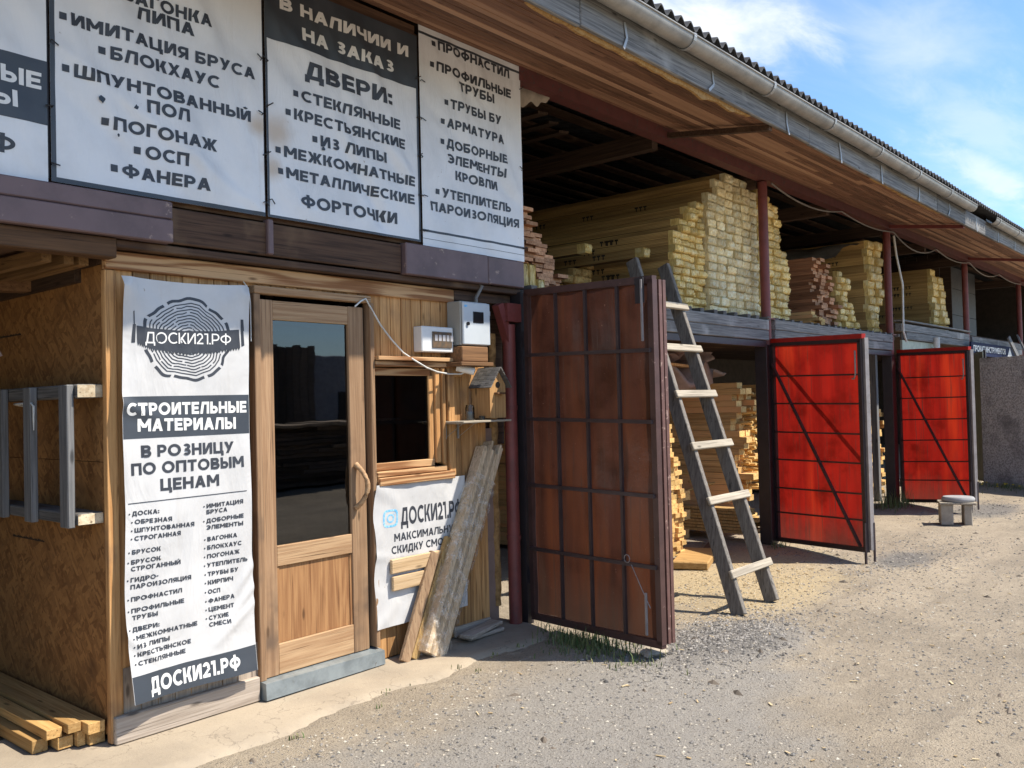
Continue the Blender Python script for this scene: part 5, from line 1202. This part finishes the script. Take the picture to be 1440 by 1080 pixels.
# ================================================================== GATES
def gate(H, O, zh, zo, th, to, label, style):
    H = Vector((H[0], H[1], 0)); O = Vector((O[0], O[1], 0)); u = (O - H).normalized(); Lw = (O - H).length
    n = Vector((u.y, -u.x, 0)); n = n if n.x < 0 else -n           # towards the camera side
    def P(s, t, off=0): 
        zb = zh + (zo - zh) * s; zt = th + (to - th) * s; return H + u * (s * Lw) + n * off + Vector((0, 0, zt + (zb - zt) * t))
    g = thing('gate', tuple(H), label, 'gate', 'metal gate leaves standing open')
    def fr(s0, t0, s1, t1, w, th_, off, mb): mb.bar(P(s0, t0, off), P(s1, t1, off), th_, w, up=u if abs(s1 - s0) < .01 else (0, 0, 1))
    steel = 'brown_steel' if style == 'brown' else 'dark_steel'
    mb = MB()
    for (a, b, c, d) in ((0, 0, 1, 0), (0, 1, 1, 1), (.012, 0, .012, 1), (.985, 0, .985, 1)): fr(a, b, c, d, .045, .04, 0, mb)
    mb.build('frame', steel, g)
    if style == 'brown':
        for t in (.195, .392, .595, .79):
            mb = MB(); fr(.012, t, .985, t, .024, .02, .03, mb); mb.build('crossbar', 'dark_steel', g)
        for s in (.27, .51, .75):
            mb = MB(); fr(s, 0, s, 1, .022, .018, .01, mb); mb.build('upright_bar', 'dark_steel', g)
        mb = MB(); mb.grid(lambda a, b: P(.03 + a * .94, .01 + b * .98, -.012 + .004 * math.sin(a * 26 + 3 * mnoise.noise(Vector((a * 4, b * 5, 0)))) + .008 * mnoise.noise(Vector((a * 3, b * 9, 2)))), 60, 60); mb.build('panel', 'brown_sheet', g)
        mb = MB()
        for off in (-.05, -.085):
            mb = MB(); fr(.99, 0, .99, 1, .03, .025, off, mb); mb.build('edge_profile', 'edge_paint', g)
        mb = MB(); fr(.955, .0, .955, .17, .012, .012, .055, mb); mb.build('bolt', 'steel_grey', g)
        mb = MB(); fr(.935, -.005, .935, .065, .07, .012, .045, mb); mb.build('bolt_plate', 'black_steel', g)
        mb = MB(); fr(.93, .86, .93, .975, .012, .012, .055, mb); mb.build('bolt', 'steel_grey', g)
        mb = MB(); mb.tube([P(.955, .9, .05), P(.91, .86, .05), P(.83, .79, .045)], .003, 5); c = P(.80, .775, .045)
        mb.tube([c + (u * math.cos(k * .5236) + Vector((0, 0, 1)) * math.sin(k * .5236)) * .025 for k in range(13)], .003, 5); mb.build('wire_ring', 'steel_grey', g)
    else:
        for t in (.165, .305, .45, .59, .735, .86):
            mb = MB(); fr(.012, t, .985, t, .016, .016, .012, mb); mb.build('crossbar', 'dark_steel', g)
        mb = MB(); mb.bar(P(.02, .10, .03), P(.95, .985, .03), .025, .022); mb.build('diagonal_brace', 'dark_steel', g)
        if 'nearer' in label: mb = MB(); mb.bar(P(.03, .04, -.05), P(.97, .55, -.05), .018, .018); mb.build('diagonal_brace', 'dark_steel', g)
        mb = MB(); mb.grid(lambda a, b: P(.02 + a * .96, .005 + b * .99, -.012 + .003 * mnoise.noise(Vector((a * 3, b * 7, 2)))), 40, 60); mb.build('panel', 'red_sheet', g)
        mb = MB(); fr(-.0, -.018, 1.02, -.018, .045, .045, 0, mb); mb.build('top_rail', 'bright_red', g)
        mb = MB(); fr(1.012, -.01, 1.012, 1, .03, .045, -.03, mb); mb.build('edge_profile', 'steel_grey', g)
        mb = MB(); fr(1.0, .87, 1.0, 1.075, .018, .018, .03, mb); mb.build('drop_bolt', 'dark_steel', g)
        mb = MB(); fr(1.02, .87, 1.02, 1.055, .016, .016, -.05, mb); mb.build('drop_bolt', 'dark_steel', g)
        mb = MB(); mb.tube([P(.955, .05, .03), P(.955, .16, .03), P(.94, .185, .03), P(.92, .185, .03)], .009, 6); mb.build('handle', 'steel_grey', g)
    for t in (.12, .85):
        mb = MB(); mb.tube([P(-.012, t, .0), P(-.012, t + .05, .0)], .02, 8); mb.build('hinge', 'black_steel', g)
    return g
sheet('brown_sheet', (0.082, 0.030, 0.019), (0.052, 0.021, 0.014), 0.38, 0.27, (0.115, 0.038, 0.018))
sheet('red_sheet', (0.36, 0.015, 0.009), (0.23, 0.010, 0.007), 0.52, 0.45, (0.47, 0.032, 0.011))
paint('edge_paint', (0.15, 0.075, 0.06), 0.5, wear=(0.36, 0.24, 0.19), wear_lo=0.58)
gate((4.995, 4.11), (4.715, 2.86), .06, .105, 2.395, 2.335, 'tall brown gate with a barred translucent sheet beside the kiosk', 'brown')
gate((9.235, 4.14), (8.588, 2.955), .05, .125, 2.165, 2.115, 'nearer bright red gate with a diagonal brace, right of the ladder', 'red')
gate((13.53, 4.14), (12.735, 3.015), .04, .165, 2.17, 2.13, 'farther bright red gate with a diagonal brace, behind the little bench', 'red')
def far_things():
    H, O = Vector((17.55, 4.14, 0)), Vector((16.85, 3.76, 0)); u = (O - H).normalized(); n = Vector((u.y, -u.x, 0)); n = n if n.y < 0 else -n
    g = thing('gate', tuple(H), 'narrow grey-green gate leaf seen almost edge on behind the farther red gate', 'gate', 'metal gate leaves standing open')
    L = (O - H).length
    mb = MB(); c = (H + O) / 2 + Vector((0, 0, 1.16)); mb.obox(c, (u, n, (0, 0, 1)), (L / 2, .008, 1.12)); mb.build('panel', 'green_gate_paint', g)
    for s in (.02, .98, .45):
        mb = MB(); p = H + u * (L * s) + n * .03; mb.box(p.x - .025, p.x + .025, p.y - .02, p.y + .02, .03, 2.3); mb.build('frame_post', 'black_steel', g)
    for z in (.5, .95, 1.4, 1.85, 2.25):
        mb = MB(); mb.bar(H + n * .03 + Vector((0, 0, z)), O + n * .03 + Vector((0, 0, z)), .025, .025); mb.build('crossbar', 'dark_steel', g)
    mb = MB(); A, B = Vector((16.88, 3.80, 0)), Vector((15.2, -.2, 0)); u = (B - A).normalized(); n = Vector((u.y, -u.x, 0))
    mb.obox((A + B) / 2 + Vector((0, 0, 1.09)), (u, n, (0, 0, 1)), ((B - A).length / 2, .04, 1.075)); single(mb, 'panel_wall', 'pebbledash', 'grey pebbledash panel wall at the far end of the yard', 'wall')
    mb = MB(); mb.obox((A + B) / 2 + Vector((-.06, 0, .02)), (u, n, (0, 0, 1)), ((B - A).length / 2, .06, .03)); single(mb, 'kerb_stone', 'concrete_leg', 'pale kerb along the foot of the pebbledash wall', 'kerb')
    a, b = ony(1366, 483, 4.0), ony(1424, 504, 4.0)
    t = thing('sign', (a.x, 4.0, b.z), 'dark blue tool rental sign with white letters above the pebbledash wall', 'sign')
    mb = MB(); mb.box(a.x, b.x + .3, 4.0, 4.03, 2.235, 2.475, 0, .003); mb.build('board', 'sign_blue', t)
    f = lambda x, z: Vector((x, 3.996, z)); mb = MB(); text_on(mb, 'ПРОКАТ ИНСТРУМЕНТОВ', a.x + .12, b.x - .62, 2.31, .11, f, .2); x2 = b.x - .25; mb.add([f(x2 - .24, 2.25), f(x2 + .24, 2.25), f(x2, 2.455)], [(0, 1, 2)]); mb.build('lettering', 'white_ink', t)
    for k, (p, q) in enumerate((((1418, 474), (1440, 520)), ((1431, 472), (1446, 505)))):
        A, B = ony(*p, 3.9), ony(*q, 3.7); mb = MB(); mb.bar(A, B, .14, .03, up=(0, 1, 0)); single(mb, 'slanted_board', 'weathered_z', ['slanted grey board over the right end of the blue sign', 'second slanted grey board at the right edge of the view'][k], 'board')
    # stool
    p = onz(1346, 737); t = thing('stool', tuple(p), 'low stool of rough blocks with a pale round seat pad by the far red gate', 'stool')
    ax = Vector((.35, -.94, 0)).normalized(); bx = Vector((.94, .35, 0))
    for s, w in ((-.12, .07), (.11, .045)):
        mb = MB(); mb.obox(p + ax * s + Vector((0, 0, .125)), (ax, bx, (0, 0, 1)), (w, .13, .125), 0, .01); mb.build('leg', 'concrete_leg', t)
    mb = MB(); mb.obox(p + Vector((0, 0, .262)), (ax, bx, (0, 0, 1)), (.20, .16, .012), 0, .004); mb.build('seat_board', 'rung_wood', t)
    mb = MB(); c = p + Vector((0, 0, .275)) + ax * .02; prof = [(.0, .0), (.17, .0), (.185, .015), (.185, .04), (.165, .06), (.0, .068)]; n_ = 24
    vs = [tuple(c + ax * (r * math.cos(6.2832 * i / n_)) + bx * (r * .85 * math.sin(6.2832 * i / n_)) + Vector((0, 0, h))) for r, h in prof[1:-1] for i in range(n_)]
    mb.add(vs, [(k * n_ + i, k * n_ + (i + 1) % n_, (k + 1) * n_ + (i + 1) % n_, (k + 1) * n_ + i) for k in range(3) for i in range(n_)], 0, True); mb.add(vs[-n_:], [list(range(n_))]); mb.build('seat_pad', 'cushion', t)
    # white pipe stub above the far red gate
    a = ony(1317, 480, 4.1); mb = MB(); mb.tube([(a.x, 4.1, 2.1), (a.x, 4.1, 2.48)], .05, 12); single(mb, 'pipe_stub', 'cable_white', 'short pale upright pipe rising behind the farther red gate', 'pipe')
    # rock that holds the brown gate
    mb = MB(); c = onz(922, 917, .02)
    def rk(u_, v_):
        th, ph = u_ * 6.2832, v_ * math.pi; d = Vector((math.cos(th) * math.sin(ph), math.sin(th) * math.sin(ph), math.cos(ph))); r = .075 * (1 + .45 * mnoise.noise(d * 1.7 + Vector((3, 1, 2)))); return c + Vector((d.x * r * 1.6, d.y * r * 1.0, d.z * r * .55))
    mb.grid(rk, 18, 10, 0, False); single(mb, 'rock', 'stone', 'pale flat rock wedged under the free corner of the brown gate', 'rock')
far_things()

# ================================================================== LADDER
def ladder():
    A0, B0 = onz(1040, 866, .0), onz(1086, 846, .0); A1, B1 = ony(889, 366, 4.16), ony(933, 374, 4.16)
    t = thing('ladder', tuple((A0 + B0) / 2), 'weathered grey homemade wooden ladder leaning on the upper deck', 'ladder')
    for (p, q) in ((A0, A1), (B0, B1)):
        d = (q - p).normalized(); a = Vector((B0 - A0)); a = (a - d * a.dot(d)).normalized(); b = d.cross(a)
        mb = MB(); mb.obox((p + q) / 2, (d, a, b), ((q - p).length / 2, .024, .056), 0, .005); mb.build('stile', 'ladder_grey', t)
    d = (A1 - A0).normalized(); a = (B0 - A0).normalized(); b = d.cross(a).normalized(); b = b if b.y < 0 else -b
    for k, zz in enumerate((.27, .79, 1.20, 1.61, 2.0, 2.38)):
        f = zz / A1.z; g_ = zz / B1.z; p = A0 + (A1 - A0) * f + b * .068; q = B0 + (B1 - B0) * g_ + b * .068; e = (q - p).normalized()
        mb = MB(); mb.bar(p - e * .07, q + e * .06, .026, .062, up=d, ch=.005); mb.build('rung', 'rung_wood', t)
wood('ladder_grey', (0.225, 0.200, 0.170), (0.115, 0.10, 0.085), 'Z', var=0.08)
ladder()

# ================================================================== TIMBER STACKS
CNT = [0]
def pack_mesh(w, h, L, seed, front, printed=False, side='pack_side', lumps=.012):
    r = random.Random(seed); mb = MB()
    nx, nz = 8, 5
    def fr(u, v):
        ex = min(u, 1 - u) * w; ez = min(v, 1 - v) * h; rd = .022 * (1 - min(1, ex / .022)) ** 2 + .016 * (1 - min(1, ez / .016)) ** 2
        bl = lumps * 1.6 * (mnoise.noise(Vector((u * 4.5 + seed * 7, v * 1.6, seed * 2.3))) + .5 * mnoise.noise(Vector((u * 11 + seed, v * 5, seed)))) - rd + .012
        return Vector(((u - .5) * w * .985 + .004 * mnoise.noise(Vector((v * 4, seed, 1))), -bl, v * h * .97 + .004 * mnoise.noise(Vector((u * 4, seed, 7)))))
    mb.grid(fr, nx, nz, 1, False)
    k = .05 + r.random() * .05
    x0, x1 = -w / 2, w / 2
    # film collar then plain sides
    for (ya, yb, mi) in ((0, k, 1), (k, L, 0)):
        for (p, q) in (((x0, 0), (x0, h)), ((x0, h), (x1, h)), ((x1, h), (x1, 0)), ((x1, 0), (x0, 0))):
            mb.add([(p[0], ya, p[1]), (q[0], ya, q[1]), (q[0], yb, q[1]), (p[0], yb, p[1])], [(3, 2, 1, 0)], mi)
    mb.add([(x0, L, 0), (x1, L, 0), (x1, L, h), (x0, L, h)], [(3, 2, 1, 0)], 0)
    if printed:
        for _ in range(6):
            y = r.uniform(.3, L * .62); z = h * r.uniform(.4, .55); s = .03
            for j in range(3):
                yy = y + j * .055
                mb.add([(x0 - .0015, yy, z + s), (x0 - .0015, yy + .042, z + s), (x0 - .0015, yy + .042, z + s * .45), (x0 - .0015, yy, z + s * .45)], [(0, 1, 2, 3)], 2)
                mb.add([(x0 - .0016, yy + .014, z + s * .45), (x0 - .0016, yy + .028, z + s * .45), (x0 - .0016, yy + .028, z - s * .7), (x0 - .0016, yy + .014, z - s * .7)], [(0, 1, 2, 3)], 2)
    return mb.mesh('board_pack', [side, front, 'print_ink'])
def stack(kind, meshes, x0, ncol, w, h, y0, z0, tops, jit, label, cat, group, rnd, rot=.02, edge_meshes=None, gapx=.004, dropx=0.0, topz=None):
    """columns of packs or boards; tops[i] = how high column i reaches"""
    for c in range(ncol):
        z = z0; row = 0
        while z + h <= tops[c] + h * .5:
            ms = (edge_meshes if (edge_meshes and c == 0) else meshes)
            o = bpy.data.objects.new(kind, ms[rnd.randrange(len(ms))]) if False else PROTO[id(ms)][rnd.randrange(len(ms))].copy()
            col.objects.link(o); o.name = kind
            o.location = (x0 + c * (w + gapx) + w / 2 + rnd.uniform(-.25, .25) * gapx * 2 + rnd.gauss(0, 1) * .004, y0 + rnd.gauss(0, 1) * jit, z)
            o.rotation_euler = (0, 0, rnd.gauss(0, 1) * rot * .3)
            o['label'] = label; o['category'] = cat; o['group'] = group
            z += h * rnd.uniform(1.0, 1.025); row += 1; CNT[0] += 1
PROTO = {}
def protos(kind, ms):
    PROTO[id(ms)] = [bpy.data.objects.new(kind, m) for m in ms]; return ms
def board_mesh(w, h, L, seed, side, end, sag=0.0):
    r = random.Random(seed); mb = MB(); x0, x1 = -w / 2, w / 2; q = [r.uniform(-.002, .002) for _ in range(8)]
    vs = [(x0 + q[0], 0, 0), (x1 + q[1], 0, 0), (x1 + q[2], 0, h * .96), (x0 + q[3], 0, h * .96), (x0, L, 0), (x1, L, 0), (x1, L, h * .96), (x0, L, h * .96)]
    mb.add(vs, [(0, 1, 2, 3)], 1); mb.add(vs, [(4, 7, 6, 5), (0, 3, 7, 4), (1, 5, 6, 2), (3, 2, 6, 7), (0, 4, 5, 1)], 0)
    return mb.mesh('board', [side, end])
def stacks():
    r = random.Random(21)
    # --- upper deck, first open bay
    zt = 2.468
    pA = protos('board_pack', [pack_mesh(.185, .088, 5.4, s, 'film_pale') for s in (1, 2, 3, 4, 5, 6)])
    pAe = protos('board_pack', [pack_mesh(.185, .088, 5.4, s, 'film_pale', True) for s in (11, 12, 13)])
    stack('board_pack', pA, 8.27, 6, .190, .088, 4.36, zt, [3.75, 3.88, 3.96, 4.0, 3.96, 3.9], .011, 'film-wrapped pack of pale boards in the tallest stack, left of the middle red post', 'board pack', 'board packs in the tallest stack', r, edge_meshes=pAe)
    pB = protos('board_pack', [pack_mesh(.15, .07, 5.2, s, 'film_end') for s in (21, 22, 23, 24)])
    pBe = protos('board_pack', [pack_mesh(.15, .07, 5.2, s, 'film_end', True) for s in (31, 32, 33, 34)])
    stack('board_pack', pB, 7.63, 4, .153, .07, 4.40, zt, [3.22, 3.36, 3.50, 3.62], .016, 'yellowish wrapped pack with printed sides in the stepped stack behind the ladder top', 'board pack', 'board packs behind the ladder top', r, edge_meshes=pBe)
    pC = protos('board_pack', [pack_mesh(.2, .085, 5.4, s, 'film_end') for s in (41, 42, 43)])
    stack('board_pack', pC, 9.47, 4, .2, .085, 4.38, zt, [4.0, 3.97, 3.86, 3.3], .016, 'wrapped pack in the narrow stack just right of the middle red post', 'board pack', 'board packs right of the middle post', r)
    # lower stack left of it, ends set back
    pD = protos('board_pack', [pack_mesh(.15, .08, 4.6, s, 'stub_end', True) for s in (51, 52, 53)])
    stack('board_pack', pD, 6.95, 4, .152, .08, 5.35, zt, [2.70, 2.86, 2.95, 3.0], .05, 'unwrapped printed pack in the low set-back stack above the brown gate', 'board pack', 'low set-back stack above the brown gate', r)
    pE = protos('board_pack', [pack_mesh(.11, .09, 4.0, s, 'film_end', True) for s in (56, 57)])
    for (x, y, z, lab) in ((7.05, 5.0, 3.03, 'single wrapped pack lying on the low stack, the left yellow end'), (7.38, 4.55, 2.97, 'single wrapped pack jutting out of the low stack, the right yellow end')):
        o = PROTO[id(pE)][0].copy(); col.objects.link(o); o.name = 'board_pack'; o.location = (x, y, z); tag(o, lab, 'board pack')
    pF = protos('plank', [board_mesh(.14, .03, 1.9, s, 'red_plank_y', 'red_end') for s in range(6)])
    stack('plank', pF, 5.33, 2, .14, .03, 4.42, zt, [3.14, 2.96], .03, 'reddish plank with a ragged end in the stack right of the banners', 'plank', 'reddish planks right of the banners', r, gapx=.02)
    stack('plank', pF, 5.67, 2, .12, .03, 4.46, zt, [2.80, 2.66], .03, 'reddish plank in the low right half of the stack beside the banners', 'plank', 'low reddish planks right of the banners', r, gapx=.02)
    pG = protos('board_pack', [pack_mesh(.075, .2, 1.2, s, 'film_end') for s in (61, 62)])
    for (x, lab) in ((5.27, 'left of two wrapped yellow packs standing at the deck edge by the banner'), (5.355, 'right of two wrapped yellow packs standing at the deck edge by the banner')):
        o = PROTO[id(pG)][0].copy(); col.objects.link(o); o.name = 'board_pack'; o.location = (x, 4.33, zt); tag(o, lab, 'board pack')
    o = PROTO[id(pG)][1].copy(); col.objects.link(o); o.name = 'board_pack'; o.location = (5.46, 4.33, zt - .11); tag(o, 'low rounded wrapped pack at the foot of the reddish planks', 'board pack')
    a = ony(854, 384, 4.25); mb = MB(); mb.box(a.x - .07, a.x + .07, 4.25, 4.45, 2.47, 2.56, 0, .006); mb.box(a.x - .085, a.x + .085, 4.24, 4.46, 2.561, 2.58, 0, .003); single(mb, 'brick', 'brick_orange', 'orange brick lying on the deck edge above the brown gate', 'brick')
    # --- second bay
    zt = 2.45
    pH = protos('plank', [board_mesh(.15, .045, 4.6, s, 'red_plank_y', 'red_end') for s in range(5)])
    stack('plank', pH, 11.45, 5, .15, .045, 4.52, zt + .1, [3.42, 3.4, 3.30, 3.05, 2.8], .05, 'reddish plank with a ragged end in the stack of the second bay', 'plank', 'reddish planks of the second bay', r, gapx=.008)
    pI = protos('board_pack', [pack_mesh(.16, .085, 4.4, s, 'film_end') for s in (71, 72, 73)])
    stack('board_pack', pI, 12.26, 4, .165, .085, 4.50, zt, [3.35, 3.2, 2.9, 2.62], .03, 'wrapped yellow pack in the stepped stack of the second bay', 'board pack', 'stepped stack of the second bay', r)
    pJ = protos('board_pack', [pack_mesh(.25, .115, 4.8, s, 'film_end', True) for s in (81, 82, 83)])
    stack('board_pack', pJ, 13.26, 2, .25, .115, 4.42, zt, [3.80, 3.80], .025, 'big wrapped pack in the tall stack left of the far red post', 'board pack', 'tall stack left of the far post', r)
    pK = protos('plank', [board_mesh(.12, .04, 3.4, s, 'plank_y', 'stub_end') for s in range(3)])
    stack('plank', pK, 10.9, 3, .12, .04, 4.35, zt, [2.66, 2.62, 2.56], .05, 'brown plank in the low pile at the foot of the reddish stack', 'plank', 'low pile in the second bay', r)
    # --- third bay
    pL = protos('board_pack', [pack_mesh(.3, .12, 4.2, s, 'film_end', True) for s in (91, 92, 93)])
    stack('board_pack', pL, 16.75, 3, .30, .12, 4.50, 2.69, [3.78, 3.66, 3.0], .04, 'wrapped yellow pack in the stack of the third bay', 'board pack', 'stack of the third bay', r)
    # --- ground floor, first bay
    pM = protos('square_batten', [board_mesh(.088, .046, 2.6, s, 'plank_y', 'stub_end') for s in range(6)])
    stack('square_batten', pM, 7.36, 6, .088, .046, 4.52, .05, [1.72, 1.62, 1.42, 1.30, .98, .90], .02, 'sawn batten with a square pale end in the stack behind the brown gate', 'batten', 'battens stacked behind the brown gate', r, gapx=.003)
    pN = protos('plank', [board_mesh(.13, .068, 3.6, s, 'plank_y', 'stub_end') for s in range(6)])
    stack('plank', pN, 9.34, 3, .13, .068, 4.66, .12, [1.76, 1.72, 1.66], .07, 'long plank in the tall ground-floor stack seen through the ladder', 'plank', 'planks stacked behind the ladder', r, gapx=.006)
    pO = protos('board_pack', [board_mesh(.2, .105, 3.0, s, 'plank_y', 'stub_end') for s in range(4)])
    stack('beam', pO, 8.35, 2, .2, .105, 4.98, .06, [.72, .62], .05, 'broad beam in the low stack between the battens and the ladder', 'beam', 'broad beams behind the ladder', r)
    pP = protos('stick', [None])if False else None
    mbs = []
    for s in range(3):
        mb = MB(); rr = random.Random(s); mb.tube([(0, 0, 0), (.0, .25, .005), (.0, .8, .0)], [.017, .016, .016], 7); mbs.append(mb.mesh('stick', ['stub_end']))
    pP = protos('stick', mbs)
    for k in range(90):
        o = PROTO[id(pP)][k % 3].copy(); col.objects.link(o); o.name = 'stick'; f = k / 90
        z = .55 + 1.1 * f; x = 9.52 + .26 * f + r.gauss(0, .06); o.location = (x, 4.56 + r.gauss(0, .04), z); o.rotation_euler = (r.gauss(-.1, .15), 0, r.gauss(0, .2))
        tag(o, 'thin round stick end sticking out of the tall plank stack', 'stick', 'round sticks on the plank stack')
    pQ = protos('plank', [board_mesh(.16, .03, 1.7, s, 'lean_yellow', 'stub_end') for s in range(3)])
    stack('plank', pQ, 9.05, 2, .16, .034, 4.40, .1, [.36, .30], .07, 'loose yellow plank in the low pile at the foot of the plank stack', 'plank', 'loose planks at the foot of the stack', r)
    mb = MB(); mb.obox((7.75, 4.32, .045), (Vector((.93, .36, 0)).normalized(), Vector((-.36, .93, 0)).normalized(), (0, 0, 1)), (.42, .17, .035), 0, .01); single(mb, 'thick_slab', 'timber_y', 'thick wooden slab lying on the sawdust beside the batten stack', 'slab')
    mb = MB(); mb.obox((8.45, 4.5, .05), (Vector((.9, .3, .04)).normalized(), Vector((-.3, .9, 0)).normalized(), (0, 0, 1)), (.3, .06, .04), 0, .01); single(mb, 'dark_sleeper', 'dark_board_x', 'dark timber sleeper lying between slab and plank stack', 'sleeper')
    mb = MB(); mb.grid(lambda u, v: Vector((7.9 + 1.5 * u, 5.0 + .5 * mnoise.noise(Vector((u * 3, v * 3, 1))), 2.12 - .30 * v * (1 + .8 * mnoise.noise(Vector((u * 6, 2, 5)))))), 40, 10); single(mb, 'plastic_sheet', 'strap_mat', 'torn brownish plastic hanging under the deck behind the ladder', 'plastic sheet')
    for k in range(7):
        mb = MB(); y = 4.8 + .35 * k; mb.bar((7.3 + .1 * k, y, 2.0 - .01 * k), (9.1, y + .1, 1.93 + .02 * (k % 3)), .12, .025); single(mb, 'loose_board', 'plank_y', 'loose board stored flat just under the deck behind the ladder', 'board', 'boards stored under the deck')
    # --- ground floor, second bay
    pR = protos('plank', [board_mesh(.15, .06, 3.0, s, 'plank_y', 'stub_end') for s in range(10, 14)])
    stack('plank', pR, 13.85, 5, .15, .062, 4.75, .05, [1.5, 1.8, 1.7, 1.5, 1.2], .06, 'dim plank in the ground-floor stack behind the nearer red gate', 'plank', 'planks behind the nearer red gate', r)
    for k, x in enumerate((ony(1234, 600, 4.5).x, ony(1252, 600, 4.5).x)):
        mb = MB(); mb.box(x, x + .09, 4.5, 4.59, 0, 2.2, 0, .004); single(mb, 'prop_post', 'weathered_z', ['left of two grey props behind the nearer red gate', 'right of two grey props behind the nearer red gate'][k], 'prop')
    # tarpaulin over the tall stack of the second bay
    mb = MB(); mb.grid(lambda u, v: Vector((12.3 + 1.35 * u, 4.55 + 1.7 * v, 3.86 + .02 * math.sin(u * 8) + .05 * mnoise.noise(Vector((u * 4, v * 4, 2))) - .35 * (1 - u) ** 2 + .02 * v)), 24, 20); single(mb, 'tarpaulin', 'rag_cloth', 'grey tarpaulin draped over the stacks of the second bay', 'tarpaulin')
    mb = MB(); mb.grid(lambda u, v: Vector((5.05 + .42 * u, 4.24 - .03 * math.sin(v * 3), 4.0 - v * (.20 - .14 * u) * (1 + .5 * mnoise.noise(Vector((u * 5, 1, 1)))) + .012 * mnoise.noise(Vector((u * 9, v * 9, 4))))), 24, 8); single(mb, 'rag', 'rag_cloth', 'crumpled grey-brown rag stuffed under the eave beside the cream banner', 'rag')
    # cables along the eave
    def sagc(pts, r_, m, lab):
        mb = MB(); mb.tube(pts, r_, 6); single(mb, 'cable', m, lab, 'cable')
    P = []
    for (xa, xb, s) in ((9.3, 11.4, .10), (11.4, 13.4, .06), (13.45, 15.6, .16), (15.6, 17.7, .08), (17.7, 20, .13), (20, 22.3, .06)):
        for k in range(10): u = k / 10; P.append((xa + (xb - xa) * u, 4.12, 3.94 - 4 * s * u * (1 - u)))
    sagc(P, .010, 'cable_grey', 'grey cable sagging in loops along the eave beam')
    sagc([(13.52, 4.14, 3.9), (13.55, 4.12, 3.6), (13.72, 4.1, 3.2), (13.70, 4.1, 2.75), (13.62, 4.08, 2.5), (13.75, 4.08, 2.36)], .016, 'cable_white', 'pale cable hanging down beside the far red post')
stacks()

# ================================================================== ACROSS THE YARD (seen only as reflections in the glass)
def yard():
    r = random.Random(8)
    t = thing('yard_timber_pile', (10.5, -7, 0), 'dark timber pile across the yard mirrored in the door glass', 'timber pile')
    mb = MB()
    for k in range(14):
        x = 7.5
        while x < 14: L = r.uniform(.8, 2.2); mb.box(x, x + L - .02, -7.6, -6 + r.uniform(-.06, .06), .05 + k * .083, .05 + k * .083 + .075); x += L
    mb.build('boards', 'yard_dark_wood', t)
    mb = MB(); mb.box(7.4, 11.2, -7.5, -5.9, 1.22, 1.27); mb.box(11.3, 13.5, -7.5, -5.9, 1.22, 1.29); mb.box(11.3, 13, -5.98, -5.9, .8, .86); mb.build('top_planks', 'yard_pale_wood', t)
    t = thing('yard_shed', (9.5, -10, 0), 'dark boarded shed across the yard mirrored in the door glass', 'shed')
    mb = MB()
    for k in range(30): mb.box(7.35 + k * .22, 7.35 + k * .22 + .21, -10 + r.uniform(-.01, .01), -9.97, 0, 3.12 + r.uniform(-.05, .05))
    mb.box(7.35, 13.9, -13, -10.02, 0, 3.05); mb.build('wall', 'yard_dark_wood', t)
    t = thing('yard_container', (14, -10, 0), 'grey metal container across the yard mirrored in the door glass', 'container')
    mb = MB(); mb.box(14.02, 19, -13, -10.4, 0, 2.95, 0, .02); mb.build('body', 'yard_wall', t)
    mb = MB(); mb.box(15.0, 15.5, -10.395, -10.37, 1.2, 2.0); mb.build('window', 'inner_dark', t)
yard()
print('PACKS', CNT[0])
